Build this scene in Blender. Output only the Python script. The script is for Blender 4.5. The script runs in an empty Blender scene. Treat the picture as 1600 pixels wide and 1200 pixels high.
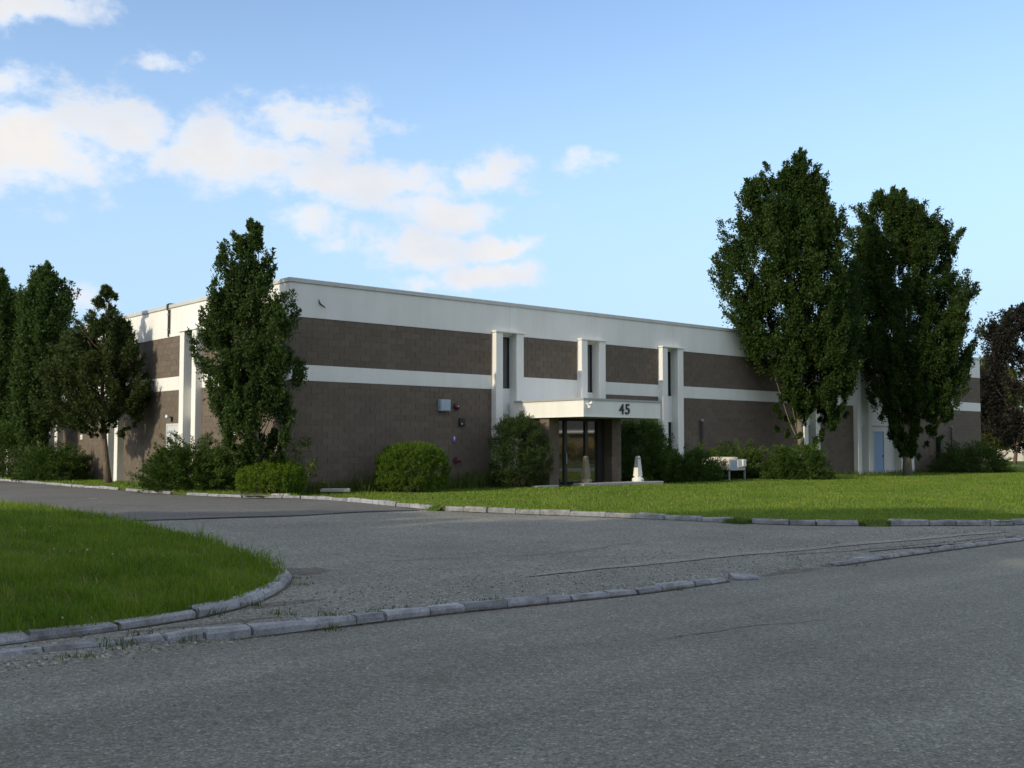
import bpy, math, random
import numpy as np
from mathutils import Vector, Matrix, Euler
sc = bpy.context.scene
COL = sc.collection
R = math.radians

# ------------------------------------------------------------------ camera
F_PX = 1677.0                       # focal length in pixels of the 1600 px wide photograph
PITCH = math.atan(97 / F_PX)
CZ = 1.6
cam = bpy.data.cameras.new('camera')
cam.sensor_width = 36; cam.lens = F_PX / 1600 * 36
cam.clip_start = 0.1; cam.clip_end = 6000
cam_o = bpy.data.objects.new('camera', cam); COL.objects.link(cam_o)
cam_o.location = (0, 0, CZ); cam_o.rotation_euler = (R(90) + PITCH, 0, 0)
sc.camera = cam_o

# ------------------------------------------------------------------ light and sky
SUN_DIR = Vector((-0.7480, -0.6637, 0)).normalized()   # almost along the front wall
SUN_EL = R(23)
sun = bpy.data.lights.new('sun', 'SUN'); sun.energy = 2.0; sun.angle = R(0.6); sun.color = (1.0, 0.87, 0.66)
sun_o = bpy.data.objects.new('sun', sun); COL.objects.link(sun_o)
to_sun = Vector((SUN_DIR.x * math.cos(SUN_EL), SUN_DIR.y * math.cos(SUN_EL), math.sin(SUN_EL)))
sun_o.rotation_euler = to_sun.to_track_quat('Z', 'Y').to_euler()
sc.view_settings.view_transform = 'Standard'; sc.view_settings.look = 'None'
sc.view_settings.gamma = 1; sc.view_settings.exposure = 0.74; sc.view_settings.use_curve_mapping = False
SKY_STRENGTH = 0.15

world = bpy.data.worlds.new('World'); sc.world = world; world.use_nodes = True

class NT:
    """small helper round a node tree"""
    def __init__(s, t): s.t = t; s.n = t.nodes; s.l = t.links
    def new(s, ty, **k):
        n = s.n.new(ty)
        for a, v in k.items(): setattr(n, a, v)
        return n
    def put(s, sock, v):
        if isinstance(v, (int, float, tuple, list)): sock.default_value = v
        else: s.l.new(v, sock)
    def m(s, op, a, b=0.0, c=None, clamp=False):
        n = s.new('ShaderNodeMath', operation=op, use_clamp=clamp)
        s.put(n.inputs[0], a); s.put(n.inputs[1], b)
        if c is not None: s.put(n.inputs[2], c)
        return n.outputs[0]
    def mix(s, f, a, b, blend='MIX'):
        n = s.new('ShaderNodeMix', data_type='RGBA', blend_type=blend)
        s.put(n.inputs[0], f); s.put(n.inputs[6], a); s.put(n.inputs[7], b)
        return n.outputs[2]
    def ramp(s, f, stops, interp='LINEAR'):
        n = s.new('ShaderNodeValToRGB'); n.color_ramp.interpolation = interp
        e = n.color_ramp.elements
        while len(e) < len(stops): e.new(0.5)
        for i, (p, c) in enumerate(stops):
            e[i].position = p; e[i].color = (c, c, c, 1) if isinstance(c, (int, float)) else (*c, 1)
        s.put(n.inputs[0], f); return n.outputs[0]
    def noise(s, vec, scale, detail=4, rough=0.55):
        n = s.new('ShaderNodeTexNoise'); n.inputs['Scale'].default_value = scale
        n.inputs['Detail'].default_value = detail; n.inputs['Roughness'].default_value = rough
        if vec is not None: s.l.new(vec, n.inputs['Vector'])
        return n.outputs[0]
    def sstep(s, x, a, b):
        n = s.new('ShaderNodeMapRange', interpolation_type='SMOOTHSTEP')
        s.put(n.inputs[0], x); n.inputs[1].default_value = a; n.inputs[2].default_value = b
        return n.outputs[0]

def sky_nodes():
    t = NT(world.node_tree); t.n.clear()
    out = t.new('ShaderNodeOutputWorld'); bg = t.new('ShaderNodeBackground')
    sky = t.new('ShaderNodeTexSky', sky_type='NISHITA'); sky.sun_disc = False
    sky.sun_elevation = SUN_EL; sky.sun_rotation = math.atan2(SUN_DIR.x, SUN_DIR.y)
    sky.air_density = 1.0; sky.dust_density = 0.9; sky.ozone_density = 1.2; sky.altitude = 20
    tc = t.new('ShaderNodeTexCoord'); sep = t.new('ShaderNodeSeparateXYZ'); t.l.new(tc.outputs['Generated'], sep.inputs[0])
    az = t.m('MULTIPLY', t.m('ARCTAN2', sep.outputs[0], sep.outputs[1]), 57.2958)
    el = t.m('MULTIPLY', t.m('ARCSINE', sep.outputs[2]), 57.2958)
    # clouds: (azimuth, elevation, half widths) in degrees, weight
    blobs = CLOUDS
    # wobble the coordinates so outlines billow
    n1 = t.new('ShaderNodeTexNoise'); n1.inputs['Scale'].default_value = 14; n1.inputs['Detail'].default_value = 6; n1.inputs['Roughness'].default_value = 0.62
    t.l.new(tc.outputs['Generated'], n1.inputs['Vector'])
    s2 = t.new('ShaderNodeSeparateColor'); t.l.new(n1.outputs['Color'], s2.inputs[0])
    azw = t.m('ADD', az, t.m('MULTIPLY', t.m('SUBTRACT', s2.outputs[0], 0.5), 6.0))
    elw = t.m('ADD', el, t.m('MULTIPLY', t.m('SUBTRACT', s2.outputs[1], 0.5), 3.0))
    field = None
    for (a, e, ra, re, w) in blobs:
        dx = t.m('MULTIPLY', t.m('SUBTRACT', azw, a), 1 / ra); dy = t.m('MULTIPLY', t.m('SUBTRACT', elw, e), 1 / re)
        d = t.m('ADD', t.m('MULTIPLY', dx, dx), t.m('MULTIPLY', dy, dy))
        g = t.m('MULTIPLY', t.m('EXPONENT', t.m('MULTIPLY', d, -0.9)), w)
        field = g if field is None else t.m('MAXIMUM', field, g)
    mp = t.new('ShaderNodeMapping'); mp.inputs['Scale'].default_value = (1, 1, 1.7); t.l.new(tc.outputs['Generated'], mp.inputs[0])
    # denser cloud added out of view, for more neutral fill light
    rest = t.ramp(t.noise(mp.outputs[0], 3.2, 4, .55), [(.38, 0.0), (.55, 1.0)])
    away = t.sstep(t.m('ABSOLUTE', t.m('SUBTRACT', az, 0.0)), 27.0, 36.0); high = t.sstep(el, 22.0, 30.0)
    field = t.m('MAXIMUM', field, t.m('MULTIPLY', rest, t.m('MAXIMUM', away, high)))
    fine = t.noise(mp.outputs[0], 22, 7, 0.62)
    dens = t.m('ADD', field, t.m('MULTIPLY', t.m('SUBTRACT', fine, 0.5), 1.7))
    mask = t.sstep(dens, 0.26, 0.86)
    body = t.sstep(dens, 0.5, 1.2)
    ccol = t.mix(body, CLOUD_THIN, CLOUD_THICK)
    ccol = t.mix(t.ramp(t.noise(mp.outputs[0], 11, 5, .6), [(.42, 0.0), (.68, .75)]), ccol, CLOUD_GREY)
    hz = t.sstep(el, 24.0, 3.0)
    base = t.mix(1.0, sky.outputs[0], SKY_TINT, 'MULTIPLY')
    base = t.mix(t.m('MULTIPLY', hz, HZ_F), base, SKY_LOW)
    t.l.new(t.mix(t.m('MULTIPLY', mask, 0.93), base, ccol), bg.inputs[0])
    bg.inputs[1].default_value = SKY_STRENGTH
    t.l.new(bg.outputs[0], out.inputs[0])

def px_dir(px, py):
    x = (px - 800) / F_PX; v = (600 - py) / F_PX
    d = Vector((x, math.cos(PITCH) - v * math.sin(PITCH), math.sin(PITCH) + v * math.cos(PITCH)))
    return d
def cl(px, py, rx, ry, w=1.0):
    d = px_dir(px, py).normalized()
    return (math.degrees(math.atan2(d.x, d.y)), math.degrees(math.asin(d.z)), rx * 0.0335, ry * 0.0335, w)
CLOUDS = [cl(40, 5, 120, 38), cl(265, 85, 45, 22, .75), cl(20, 130, 100, 28, .8), cl(30, 230, 150, 72, 1.2), cl(180, 200, 105, 55, 1.0),
          cl(240, 245, 60, 30, .8), cl(350, 235, 110, 66, 1.1), cl(500, 192, 100, 46, 1.05), cl(440, 245, 130, 50, .95), cl(560, 282, 180, 42, 1.1), cl(660, 275, 60, 28, .7),
          cl(770, 262, 58, 36, 1.0), cl(915, 250, 62, 22, .8), cl(690, 330, 125, 33, 1.1), cl(490, 350, 75, 30, .85), cl(540, 320, 90, 26, .7),
          cl(520, 385, 45, 14, .55), cl(645, 392, 100, 36, 1.25), cl(790, 392, 80, 23, 1.1), cl(755, 434, 100, 25, 1.25), cl(650, 442, 60, 18, .8), cl(370, 335, 38, 12, .5),
          cl(110, 480, 60, 45, .7), cl(290, 352, 20, 8, .4), cl(860, 320, 30, 10, .4), cl(975, 35, 30, 12, .3),
          (-42, 14, 9, 3.5, 1.0), (-60, 9, 14, 4, 1.0), (55, 17, 8, 3, .8), (120, 16, 16, 4, .9), (170, 24, 14, 5, .9), (-110, 30, 12, 5, .8)]
CLOUD_THIN = (3.2, 3.6, 4.2, 1); CLOUD_THICK = (3.8, 3.6, 3.4, 1); CLOUD_GREY = (3.05, 3.2, 3.5, 1)
SKY_TINT = (0.90, 0.93, 0.98, 1); SKY_LOW = (1.95, 2.85, 3.85, 1); HZ_F = 0.85
sky_nodes()

# ------------------------------------------------------------------ helpers
rng = np.random.default_rng(11)
random.seed(5)
CA, SA = math.cos(PITCH), math.sin(PITCH)
DR = np.array([0.75054205, 0.66082269]); DL = np.array([-DR[1], DR[0]])
CORNER = np.array([-6.84627, 32.84156])
NF, NL = -DL, -DR                                     # outward normals of the front and the side wall
BROT = math.atan2(DR[1], DR[0])

def smooth(a, b, x):
    t = np.clip((np.asarray(x, float) - a) / (b - a), 0, 1); return t * t * (3 - 2 * t)
K0 = np.array([-0.61, 10.33]); KD = np.array([0.752, 0.659]); KN = np.array([-0.659, 0.752])
def kerb_s(x, y): return (x - K0[0]) * KN[0] + (y - K0[1]) * KN[1]      # metres behind the street kerb
def height(x, y):                                      # the asphalt behind the street kerb rises a little to the building
    s = kerb_s(x, y); return 0.045 + 0.055 * smooth(0, 16, s)
def G(px, py, z=None):
    """ground point seen at a pixel of the photograph"""
    d = px_dir(px, py); zz = 0.0 if z is None else z
    for _ in range(5):
        t = (zz - CZ) / d.z; p = (d.x * t, d.y * t)
        if z is not None: break
        s = kerb_s(*p); zz = 0.0 if s < 0 else float(height(*p))
    return np.array([p[0], p[1]])
def plane_pt(px, off, n):
    """point on the vertical plane 'off' metres in front of a wall, in the pixel column px"""
    d = px_dir(px, 697); o = CORNER + n * off
    t = (o @ n) / (d.x * n[0] + d.y * n[1]); return np.array([d.x * t, d.y * t])
def FP(px, off): return plane_pt(px, off, NF)
def LP(px, off): return plane_pt(px, off, NL)

def tag(o, label=None, cat=None, group=None, kind=None):
    if label: o['label'] = label
    if cat: o['category'] = cat
    if group: o['group'] = group
    if kind: o['kind'] = kind
    return o
def empty(name, loc=(0, 0, 0), rz=0.0, parent=None):
    o = bpy.data.objects.new(name, None); COL.objects.link(o)
    o.location = loc; o.rotation_euler = (0, 0, rz); o.empty_display_size = 0.3
    if parent: o.parent = parent
    return o
def link(name, me, mat=None, parent=None):
    o = bpy.data.objects.new(name, me); COL.objects.link(o)
    if mat and not me.materials: me.materials.append(mat)
    if parent: o.parent = parent
    return o
def copy_tree(o, parent=None):
    c = o.copy(); COL.objects.link(c)
    if parent: c.parent = parent
    for ch in list(o.children): copy_tree(ch, c)
    return c

class MB:
    def __init__(s): s.v = []; s.f = []
    def add(s, v, f):
        b = len(s.v); s.v += [tuple(p) for p in v]; s.f += [tuple(b + i for i in q) for q in f]; return s
    def box(s, x0, x1, y0, y1, z0, z1, M=None):
        v = [(x, y, z) for z in (z0, z1) for y in (y0, y1) for x in (x0, x1)]
        if M is not None: v = [M @ Vector(p) for p in v]
        return s.add(v, [(0, 2, 3, 1), (4, 5, 7, 6), (0, 1, 5, 4), (2, 6, 7, 3), (0, 4, 6, 2), (1, 3, 7, 5)])
    def bevel_box(s, x0, x1, y0, y1, z0, z1, b=0.01, M=None):
        X = [x0, x1]; Y = [y0, y1]; Z = [z0, z1]; v = []
        idx = {}
        for i in (0, 1):
            for j in (0, 1):
                for k in (0, 1):
                    sx, sy, sz = (1 - 2 * i) * b, (1 - 2 * j) * b, (1 - 2 * k) * b
                    for a, p in enumerate([(X[i], Y[j] + sy, Z[k] + sz), (X[i] + sx, Y[j], Z[k] + sz), (X[i] + sx, Y[j] + sy, Z[k])]):
                        idx[i, j, k, a] = len(v); v.append(p)
        f = []
        q = [(0, 0), (1, 0), (1, 1), (0, 1)]
        for i in (0, 1):
            for a in range(3):
                r = []
                for (u, w) in q:
                    c = [0, 0, 0]; c[a] = i; o = [t for t in range(3) if t != a]; c[o[0]] = u; c[o[1]] = w
                    r.append(idx[c[0], c[1], c[2], a])
                f.append(r)
        for a in range(3):
            o = [t for t in range(3) if t != a]
            for (u, w) in q:
                r = []
                for e, ax in ((0, o[0]), (0, o[1]), (1, o[1]), (1, o[0])):
                    c = [0, 0, 0]; c[a] = e; c[o[0]] = u; c[o[1]] = w; r.append(idx[c[0], c[1], c[2], ax])
                f.append(r)
        for i in (0, 1):
            for j in (0, 1):
                for k in (0, 1): f.append([idx[i, j, k, a] for a in range(3)])
        if M is not None: v = [M @ Vector(p) for p in v]
        s.add(v, f); s.fixn = True; return s
    def tube(s, pts, rad, n=8, cap=True):
        pts = [Vector(p) for p in pts]; rings = []
        for i, p in enumerate(pts):
            d = (pts[min(i + 1, len(pts) - 1)] - pts[max(i - 1, 0)])
            d = d.normalized() if d.length > 1e-9 else Vector((0, 0, 1))
            a = d.cross(Vector((0, 1, 0)) if abs(d.y) < .9 else Vector((1, 0, 0))).normalized(); b = d.cross(a)
            r = rad[i] if isinstance(rad, (list, tuple)) else rad
            rings.append([p + (a * math.cos(6.28318 * k / n) + b * math.sin(6.28318 * k / n)) * r for k in range(n)])
        v = [q for g in rings for q in g]; f = []
        for i in range(len(rings) - 1):
            for k in range(n):
                k2 = (k + 1) % n; f.append((i * n + k, i * n + k2, (i + 1) * n + k2, (i + 1) * n + k))
        if cap: f.append(tuple(reversed(range(n)))); f.append(tuple((len(rings) - 1) * n + k for k in range(n)))
        s.fixn = True
        return s.add(v, f)
    def lathe(s, prof, n=16, M=None):
        v = []; f = []
        for (r, z) in prof: v += [(r * math.cos(6.28318 * k / n), r * math.sin(6.28318 * k / n), z) for k in range(n)]
        for i in range(len(prof) - 1):
            for k in range(n):
                k2 = (k + 1) % n; f.append((i * n + k, i * n + k2, (i + 1) * n + k2, (i + 1) * n + k))
        f.append(tuple(reversed(range(n)))); f.append(tuple((len(prof) - 1) * n + k for k in range(n)))
        if M is not None: v = [M @ Vector(p) for p in v]
        s.fixn = True
        return s.add(v, f)
    def mesh(s, name, smooth_=False):
        me = bpy.data.meshes.new(name); me.from_pydata(s.v, [], s.f); me.update()
        if getattr(s, 'fixn', False):
            import bmesh
            bm = bmesh.new(); bm.from_mesh(me); bmesh.ops.recalc_face_normals(bm, faces=bm.faces); bm.to_mesh(me); bm.free()
        if smooth_: me.polygons.foreach_set('use_smooth', [True] * len(me.polygons))
        return me
    def build(s, name, mat, parent=None, smooth_=False): return link(name, s.mesh(name, smooth_), mat, parent)

def np_mesh(name, V, F):
    """V (n,3), F (m,k): all faces with k corners"""
    V = np.ascontiguousarray(V, np.float32); F = np.ascontiguousarray(F, np.int32); m, k = F.shape
    me = bpy.data.meshes.new(name); me.vertices.add(len(V)); me.vertices.foreach_set('co', V.ravel())
    me.loops.add(m * k); me.loops.foreach_set('vertex_index', F.ravel())
    me.polygons.add(m); me.polygons.foreach_set('loop_start', np.arange(0, m * k, k, dtype=np.int32))
    try: me.polygons.foreach_set('loop_total', np.full(m, k, np.int32))
    except Exception: pass
    me.update(calc_edges=True); return me

# ------------------------------------------------------------------ materials
def mat(name, col=(.5, .5, .5), rough=.8, build=None, metal=0.0, spec=0.5):
    m = bpy.data.materials.new(name); m.use_nodes = True; t = NT(m.node_tree)
    b = t.n['Principled BSDF']; b.inputs['Base Color'].default_value = (*col, 1); b.inputs['Roughness'].default_value = rough
    b.inputs['Metallic'].default_value = metal; b.inputs['Specular IOR Level'].default_value = spec
    if build: build(t, b)
    return m
def pos(t): return t.new('ShaderNodeNewGeometry').outputs['Position']
def objc(t): return t.new('ShaderNodeTexCoord').outputs['Object']
def bump(t, b, h, strength=.3, dist=.01):
    n = t.new('ShaderNodeBump'); n.inputs['Strength'].default_value = strength; n.inputs['Distance'].default_value = dist
    t.l.new(h, n.inputs['Height']); t.l.new(n.outputs[0], b.inputs['Normal'])
def island(t):
    g = t.new('ShaderNodeNewGeometry').outputs['Random Per Island']; o = t.new('ShaderNodeObjectInfo').outputs['Random']
    return t.m('FRACT', t.m('ADD', g, o))

def b_paint(col, dirt=.35):
    def f(t, b):
        p = pos(t)
        mp = t.new('ShaderNodeMapping'); mp.inputs['Scale'].default_value = (1, 1, .12); t.l.new(p, mp.inputs[0])
        streak = t.ramp(t.noise(mp.outputs[0], 2.3, 6, .65), [(.42, 0.0), (.75, 1.0)])
        blot = t.ramp(t.noise(p, .6, 5, .6), [(.4, 0.0), (.8, 1.0)])
        g = t.m('MULTIPLY', t.m('ADD', t.m('MULTIPLY', streak, .6), t.m('MULTIPLY', blot, .5)), dirt)
        t.l.new(t.mix(g, (*col, 1), (col[0] * .62, col[1] * .6, col[2] * .55, 1)), b.inputs['Base Color'])
        bump(t, b, t.noise(p, 60, 3), .12, .01)
    return f
white = mat('white_paint', (.80, .80, .77), .75, b_paint((.76, .765, .725), .42))
white_low = mat('white_door_panel', (.7, .7, .67), .75, b_paint((.70, .70, .67), .5))
def b_block(t, b):
    p = pos(t); r = island(t)
    c = t.ramp(r, [(0, (.132, .106, .078)), (.5, (.152, .123, .091)), (1, (.175, .141, .105))])
    c2 = t.mix(t.ramp(t.noise(p, .5, 4, .6), [(.35, 0.0), (.75, .55)]), c, (.13, .105, .085, 1))
    n = t.noise(p, 45, 6, .7)
    c3 = t.mix(t.m('MULTIPLY', t.ramp(n, [(.3, 1.0), (.7, 0.0)]), .45), c2, (.09, .07, .06, 1))
    t.l.new(c3, b.inputs['Base Color']); bump(t, b, n, .7, .02)
block_m = mat('split_face_block', rough=.95, build=b_block)
mortar_m = mat('mortar', (.175, .148, .116), .95)
def b_block_old(t, b): pass
coping_m = mat('metal_coping', (.55, .57, .56), .5, b_paint((.52, .54, .53), .5))
trim_m = mat('grey_trim', (.33, .34, .34), .55)
frame_m = mat('dark_bronze_frame', (.025, .022, .02), .45)
def b_glass(t, b):
    b.inputs['IOR'].default_value = 2.9
glass_m = mat('dark_window_glass', (.012, .015, .018), .03, b_glass)
roof_m = mat('roof_membrane', (.22, .22, .21), .9)
blue_m = mat('blue_door_paint', (.27, .40, .60), .6, b_paint((.27, .40, .60), .4))
greydoor_m = mat('grey_door_paint', (.55, .58, .6), .6, b_paint((.55, .58, .6), .4))
ceil_m = mat('soffit', (.3, .29, .27), .8)
black_m = mat('black_plastic', (.02, .02, .022), .5)
steel_m = mat('galvanised_steel', (.42, .45, .47), .45, metal=.6)
boxgrey_m = mat('grey_enamel', (.33, .40, .47), .5)
red_m = mat('red_enamel', (.10, .018, .03), .45)
purple_m = mat('purple_print', (.16, .07, .30), .5)
whiteplastic_m = mat('white_plastic', (.78, .78, .74), .5, b_paint((.78, .78, .74), .3))
shaded_beige_m = mat('shaded_beige_plastic', (.21, .19, .13), .6, b_paint((.21, .19, .13), .4))  # beige darkened to stand in for the shade at the glass door
acm = mat('beige_sheet_metal', (.52, .50, .44), .5, b_paint((.52, .50, .44), .4))
pipe_m = mat('dark_pipe', (.05, .045, .04), .6)

def b_asphalt(base, chips_f, cells=75, lo=.55, hi=1.9, mid_amt=.12, streak=0.0):
    def f(t, b):
        p = pos(t)
        vc = t.new('ShaderNodeTexVoronoi', feature='F1'); vc.inputs['Scale'].default_value = cells; t.l.new(p, vc.inputs['Vector'])
        sp_ = t.new('ShaderNodeSeparateColor'); t.l.new(vc.outputs['Color'], sp_.inputs[0])
        k = t.ramp(sp_.outputs[0], [(0, lo), (.4, .9), (.8, 1.12), (.93, 1.35), (1, hi)])
        n2 = t.noise(p, 16, 5, .75); n3 = t.noise(p, .35, 5, .6); n4 = t.noise(p, 1.7, 6, .65)
        grit = t.ramp(n2, [(.3, .68), (.5, 1.0), (.7, 1.32)])
        big = t.ramp(n3, [(.3, 1 - mid_amt), (.7, 1 + mid_amt)]); mid = t.ramp(n4, [(.25, .88), (.75, 1.1)])
        warm = t.mix(sp_.outputs[1], (.93, .98, 1.03, 1), (1.07, 1.02, .95, 1))
        c = (*base, 1)
        mp = t.new('ShaderNodeMapping'); mp.inputs['Rotation'].default_value = (0, 0, -BROT); mp.inputs['Scale'].default_value = (1, 1, 1); t.l.new(p, mp.inputs[0])
        mq = t.new('ShaderNodeMapping'); mq.inputs['Scale'].default_value = (.05, .9, 1); t.l.new(mp.outputs[0], mq.inputs[0])
        lane = t.ramp(t.noise(mq.outputs[0], 1.0, 4, .6), [(.3, 1 - streak), (.7, 1 + streak)])
        stain = t.ramp(t.noise(p, .9, 3, .5), [(.64, 1.0), (.76, .78)])
        for q in (k, grit, big, mid, warm, lane, stain): c = t.mix(1.0, c, q, 'MULTIPLY')
        vo = t.new('ShaderNodeTexVoronoi', feature='F1'); vo.inputs['Scale'].default_value = 11; t.l.new(p, vo.inputs['Vector'])
        chips = t.m('MULTIPLY', t.sstep(vo.outputs['Distance'], .16, .07), chips_f)
        c = t.mix(chips, c, (.035, .035, .036, 1))
        t.l.new(c, b.inputs['Base Color']); bump(t, b, t.m('ADD', sp_.outputs[0], n2), .5, .006)
    return f
street_m = mat('street_asphalt', rough=.9, build=b_asphalt((.178, .177, .150), .08, 72, .55, 1.9, streak=.2), spec=.3)
apron_m = mat('worn_asphalt', rough=.95, build=b_asphalt((.202, .200, .172), .6, 55, .5, 2.0, .16), spec=.25)
lot_m = mat('lot_asphalt', rough=.9, build=b_asphalt((.125, .122, .114), .1, 75, .7, 1.5), spec=.3)
tar_m = mat('tar_seam', (.018, .018, .018), .8)
def b_dirt(t, b):
    p = pos(t); n = t.noise(p, 30, 6, .7)
    t.l.new(t.ramp(n, [(.3, (.045, .036, .024)), (.7, (.14, .115, .08))]), b.inputs['Base Color']); bump(t, b, n, .6, .02)
dirt_m = mat('dirt', rough=1, build=b_dirt)
grit_m = mat('washed_grit', rough=1, build=b_asphalt((.125, .114, .094), .5, 60, .5, 2.2, .3))
def b_granite(t, b):
    p = pos(t); n = t.noise(p, 70, 5, .75); n2 = t.noise(p, 5, 5, .7)
    c = t.ramp(n, [(.3, (.17, .178, .19)), (.55, (.30, .31, .33)), (.75, (.44, .445, .455))])
    c = t.mix(t.ramp(n2, [(.42, 0.0), (.66, .75)]), c, (.10, .095, .085, 1))
    r = island(t); c = t.mix(1.0, c, t.ramp(r, [(0, .8), (1, 1.2)]), 'MULTIPLY')
    t.l.new(c, b.inputs['Base Color']); bump(t, b, n2, .5, .02)
granite_m = mat('granite', rough=.85, build=b_granite)
def b_conc(t, b):
    p = pos(t); n = t.noise(p, 25, 6, .7)
    t.l.new(t.ramp(n, [(.3, (.27, .26, .24)), (.7, (.48, .47, .44))]), b.inputs['Base Color']); bump(t, b, n, .4, .01)
conc_m = mat('concrete', rough=.9, build=b_conc)

def b_turf(c1, c2, c3):
    def f(t, b):
        p = pos(t); n = t.noise(p, 9, 6, .7); n2 = t.noise(p, .45, 5, .6)
        c = t.mix(t.ramp(n, [(.3, 0.0), (.7, 1.0)]), (*c1, 1), (*c2, 1)); c = t.mix(t.ramp(n2, [(.4, 0.0), (.7, .8)]), c, (*c3, 1))
        t.l.new(c, b.inputs['Base Color']); bump(t, b, n, .8, .03)
    return f
turf_m = mat('turf', rough=1, build=b_turf((.05, .085, .014), (.10, .15, .028), (.12, .14, .04)), spec=.1)
field_m = mat('field', rough=1, build=b_turf((.04, .06, .015), (.08, .11, .03), (.09, .10, .03)), spec=.1)

def leaf_mat(name, c1, c2, c3, trans=.35, patch=.6, rough=.55):
    m = bpy.data.materials.new(name); m.use_nodes = True; t = NT(m.node_tree); t.n.clear()
    out = t.new('ShaderNodeOutputMaterial')
    b = t.new('ShaderNodeBsdfPrincipled'); b.inputs['Roughness'].default_value = rough; b.inputs['Specular IOR Level'].default_value = .15
    tr = t.new('ShaderNodeBsdfTranslucent'); mx = t.new('ShaderNodeMixShader'); mx.inputs[0].default_value = trans
    r = island(t); n = t.noise(pos(t), patch, 3, .6)
    k = t.m('ADD', t.m('MULTIPLY', r, .55), t.m('MULTIPLY', t.ramp(n, [(.3, 0.0), (.7, 1.0)]), .45))
    c = t.ramp(k, [(0, c1), (.5, c2), (1, c3)])
    t.l.new(c, b.inputs['Base Color'])
    t.l.new(t.mix(1.0, c, (1.25, 1.3, .6, 1), 'MULTIPLY'), tr.inputs[0])
    t.l.new(b.outputs[0], mx.inputs[1]); t.l.new(tr.outputs[0], mx.inputs[2]); t.l.new(mx.outputs[0], out.inputs[0])
    return m
horn_leaf = leaf_mat('hornbeam_leaf', (.018, .038, .008), (.030, .058, .011), (.052, .082, .016), .3)
hornA_leaf = leaf_mat('hornbeam_leaf_near_corner', (.026, .052, .014), (.046, .082, .021), (.075, .115, .03))
conif_leaf = leaf_mat('juniper_tree_needle', (.026, .044, .012), (.044, .068, .018), (.068, .092, .026), .22)
juni_leaf = leaf_mat('juniper_needle', (.022, .046, .009), (.046, .086, .015), (.090, .14, .026), .2, 1.6)
junil_leaf = leaf_mat('light_juniper_needle', (.035, .065, .014), (.06, .105, .02), (.095, .15, .03), .25, 1.5)
yew_leaf = leaf_mat('clipped_yew_needle', (.042, .080, .010), (.078, .135, .014), (.12, .185, .024), .25, 1.5)
sunlit_yew_leaf = leaf_mat('sunlit_yew_needle', (.060, .110, .012), (.110, .185, .018), (.17, .25, .03), .35, 1.5)  # yew colour lightened to stand in for sun and sky light on it
bush_leaf = leaf_mat('bushy_yew_needle', (.024, .045, .014), (.042, .072, .020), (.07, .10, .03), .25, 1.5)
purple_leaf = leaf_mat('copper_leaf', (.012, .013, .010), (.018, .018, .014), (.030, .027, .021), .18)
olive_leaf = leaf_mat('olive_leaf', (.04, .055, .016), (.07, .085, .026), (.11, .12, .04), .3)
weed_leaf = leaf_mat('weed_leaf', (.045, .075, .016), (.08, .12, .025), (.13, .16, .05), .35, 1.5)
grassL_leaf = leaf_mat('long_grass_blade', (.050, .105, .010), (.115, .20, .020), (.26, .31, .055), .42, 1.1)
grassR_leaf = leaf_mat('lawn_grass_blade', (.085, .155, .020), (.145, .225, .034), (.235, .285, .060), .4, .5)
gold_leaf = leaf_mat('golden_reed', (.26, .19, .07), (.38, .28, .10), (.22, .22, .07), .3)
def b_bark(c1, c2):
    def f(t, b):
        p = pos(t); mp = t.new('ShaderNodeMapping'); mp.inputs['Scale'].default_value = (1, 1, .25); t.l.new(p, mp.inputs[0])
        n = t.noise(mp.outputs[0], 14, 6, .7)
        t.l.new(t.ramp(n, [(.3, c1), (.7, c2)]), b.inputs['Base Color']); bump(t, b, n, .7, .03)
    return f
bark_m = mat('grey_bark', rough=.95, build=b_bark((.10, .09, .065), (.24, .21, .155)))
bark_d = mat('brown_bark', rough=.95, build=b_bark((.07, .05, .035), (.17, .13, .09)))
cream_m = mat('cream_wall_paint', (.55, .52, .44), .8, b_paint((.55, .52, .44), .3))

# ------------------------------------------------------------------ setting: ground, street, driveway, lawns
def grid_sheet(name, x0, x1, y0, y1, step, inside, zf, m, kind='structure'):
    xs = np.arange(x0, x1 + 1e-6, step); ys = np.arange(y0, y1 + 1e-6, step); X, Y = np.meshgrid(xs, ys)
    V = np.stack([X.ravel(), Y.ravel(), zf(X, Y).ravel()], 1)
    nx = len(xs); I, J = np.meshgrid(np.arange(nx - 1), np.arange(len(ys) - 1)); a = (J * nx + I).ravel()
    Fq = np.stack([a, a + 1, a + 1 + nx, a + nx], 1)
    cx = V[Fq, 0].mean(1); cy = V[Fq, 1].mean(1); Fq = Fq[inside(cx, cy)]
    o = link(name, np_mesh(name, V, Fq), m); o.data.polygons.foreach_set('use_smooth', [True] * len(o.data.polygons)); tag(o, kind=kind); return o
def in_poly(poly, x, y):
    x = np.asarray(x); y = np.asarray(y); r = np.zeros(x.shape, bool); n = len(poly)
    for i in range(n):
        x1, y1 = poly[i]; x2, y2 = poly[(i + 1) % n]
        c = ((y1 > y) != (y2 > y)) & (x < (x2 - x1) * (y - y1) / (y2 - y1 + 1e-12) + x1); r ^= c
    return r
def poly_dist(poly, x, y, closed=True):
    d = np.full(np.shape(x), 1e9); n = len(poly)
    for i in range(n if closed else n - 1):
        a = np.array(poly[i]); b = np.array(poly[(i + 1) % n]); ab = b - a; L = ab @ ab + 1e-12
        t = np.clip(((x - a[0]) * ab[0] + (y - a[1]) * ab[1]) / L, 0, 1)
        d = np.minimum(d, np.hypot(x - a[0] - t * ab[0], y - a[1] - t * ab[1]))
    return d
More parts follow.
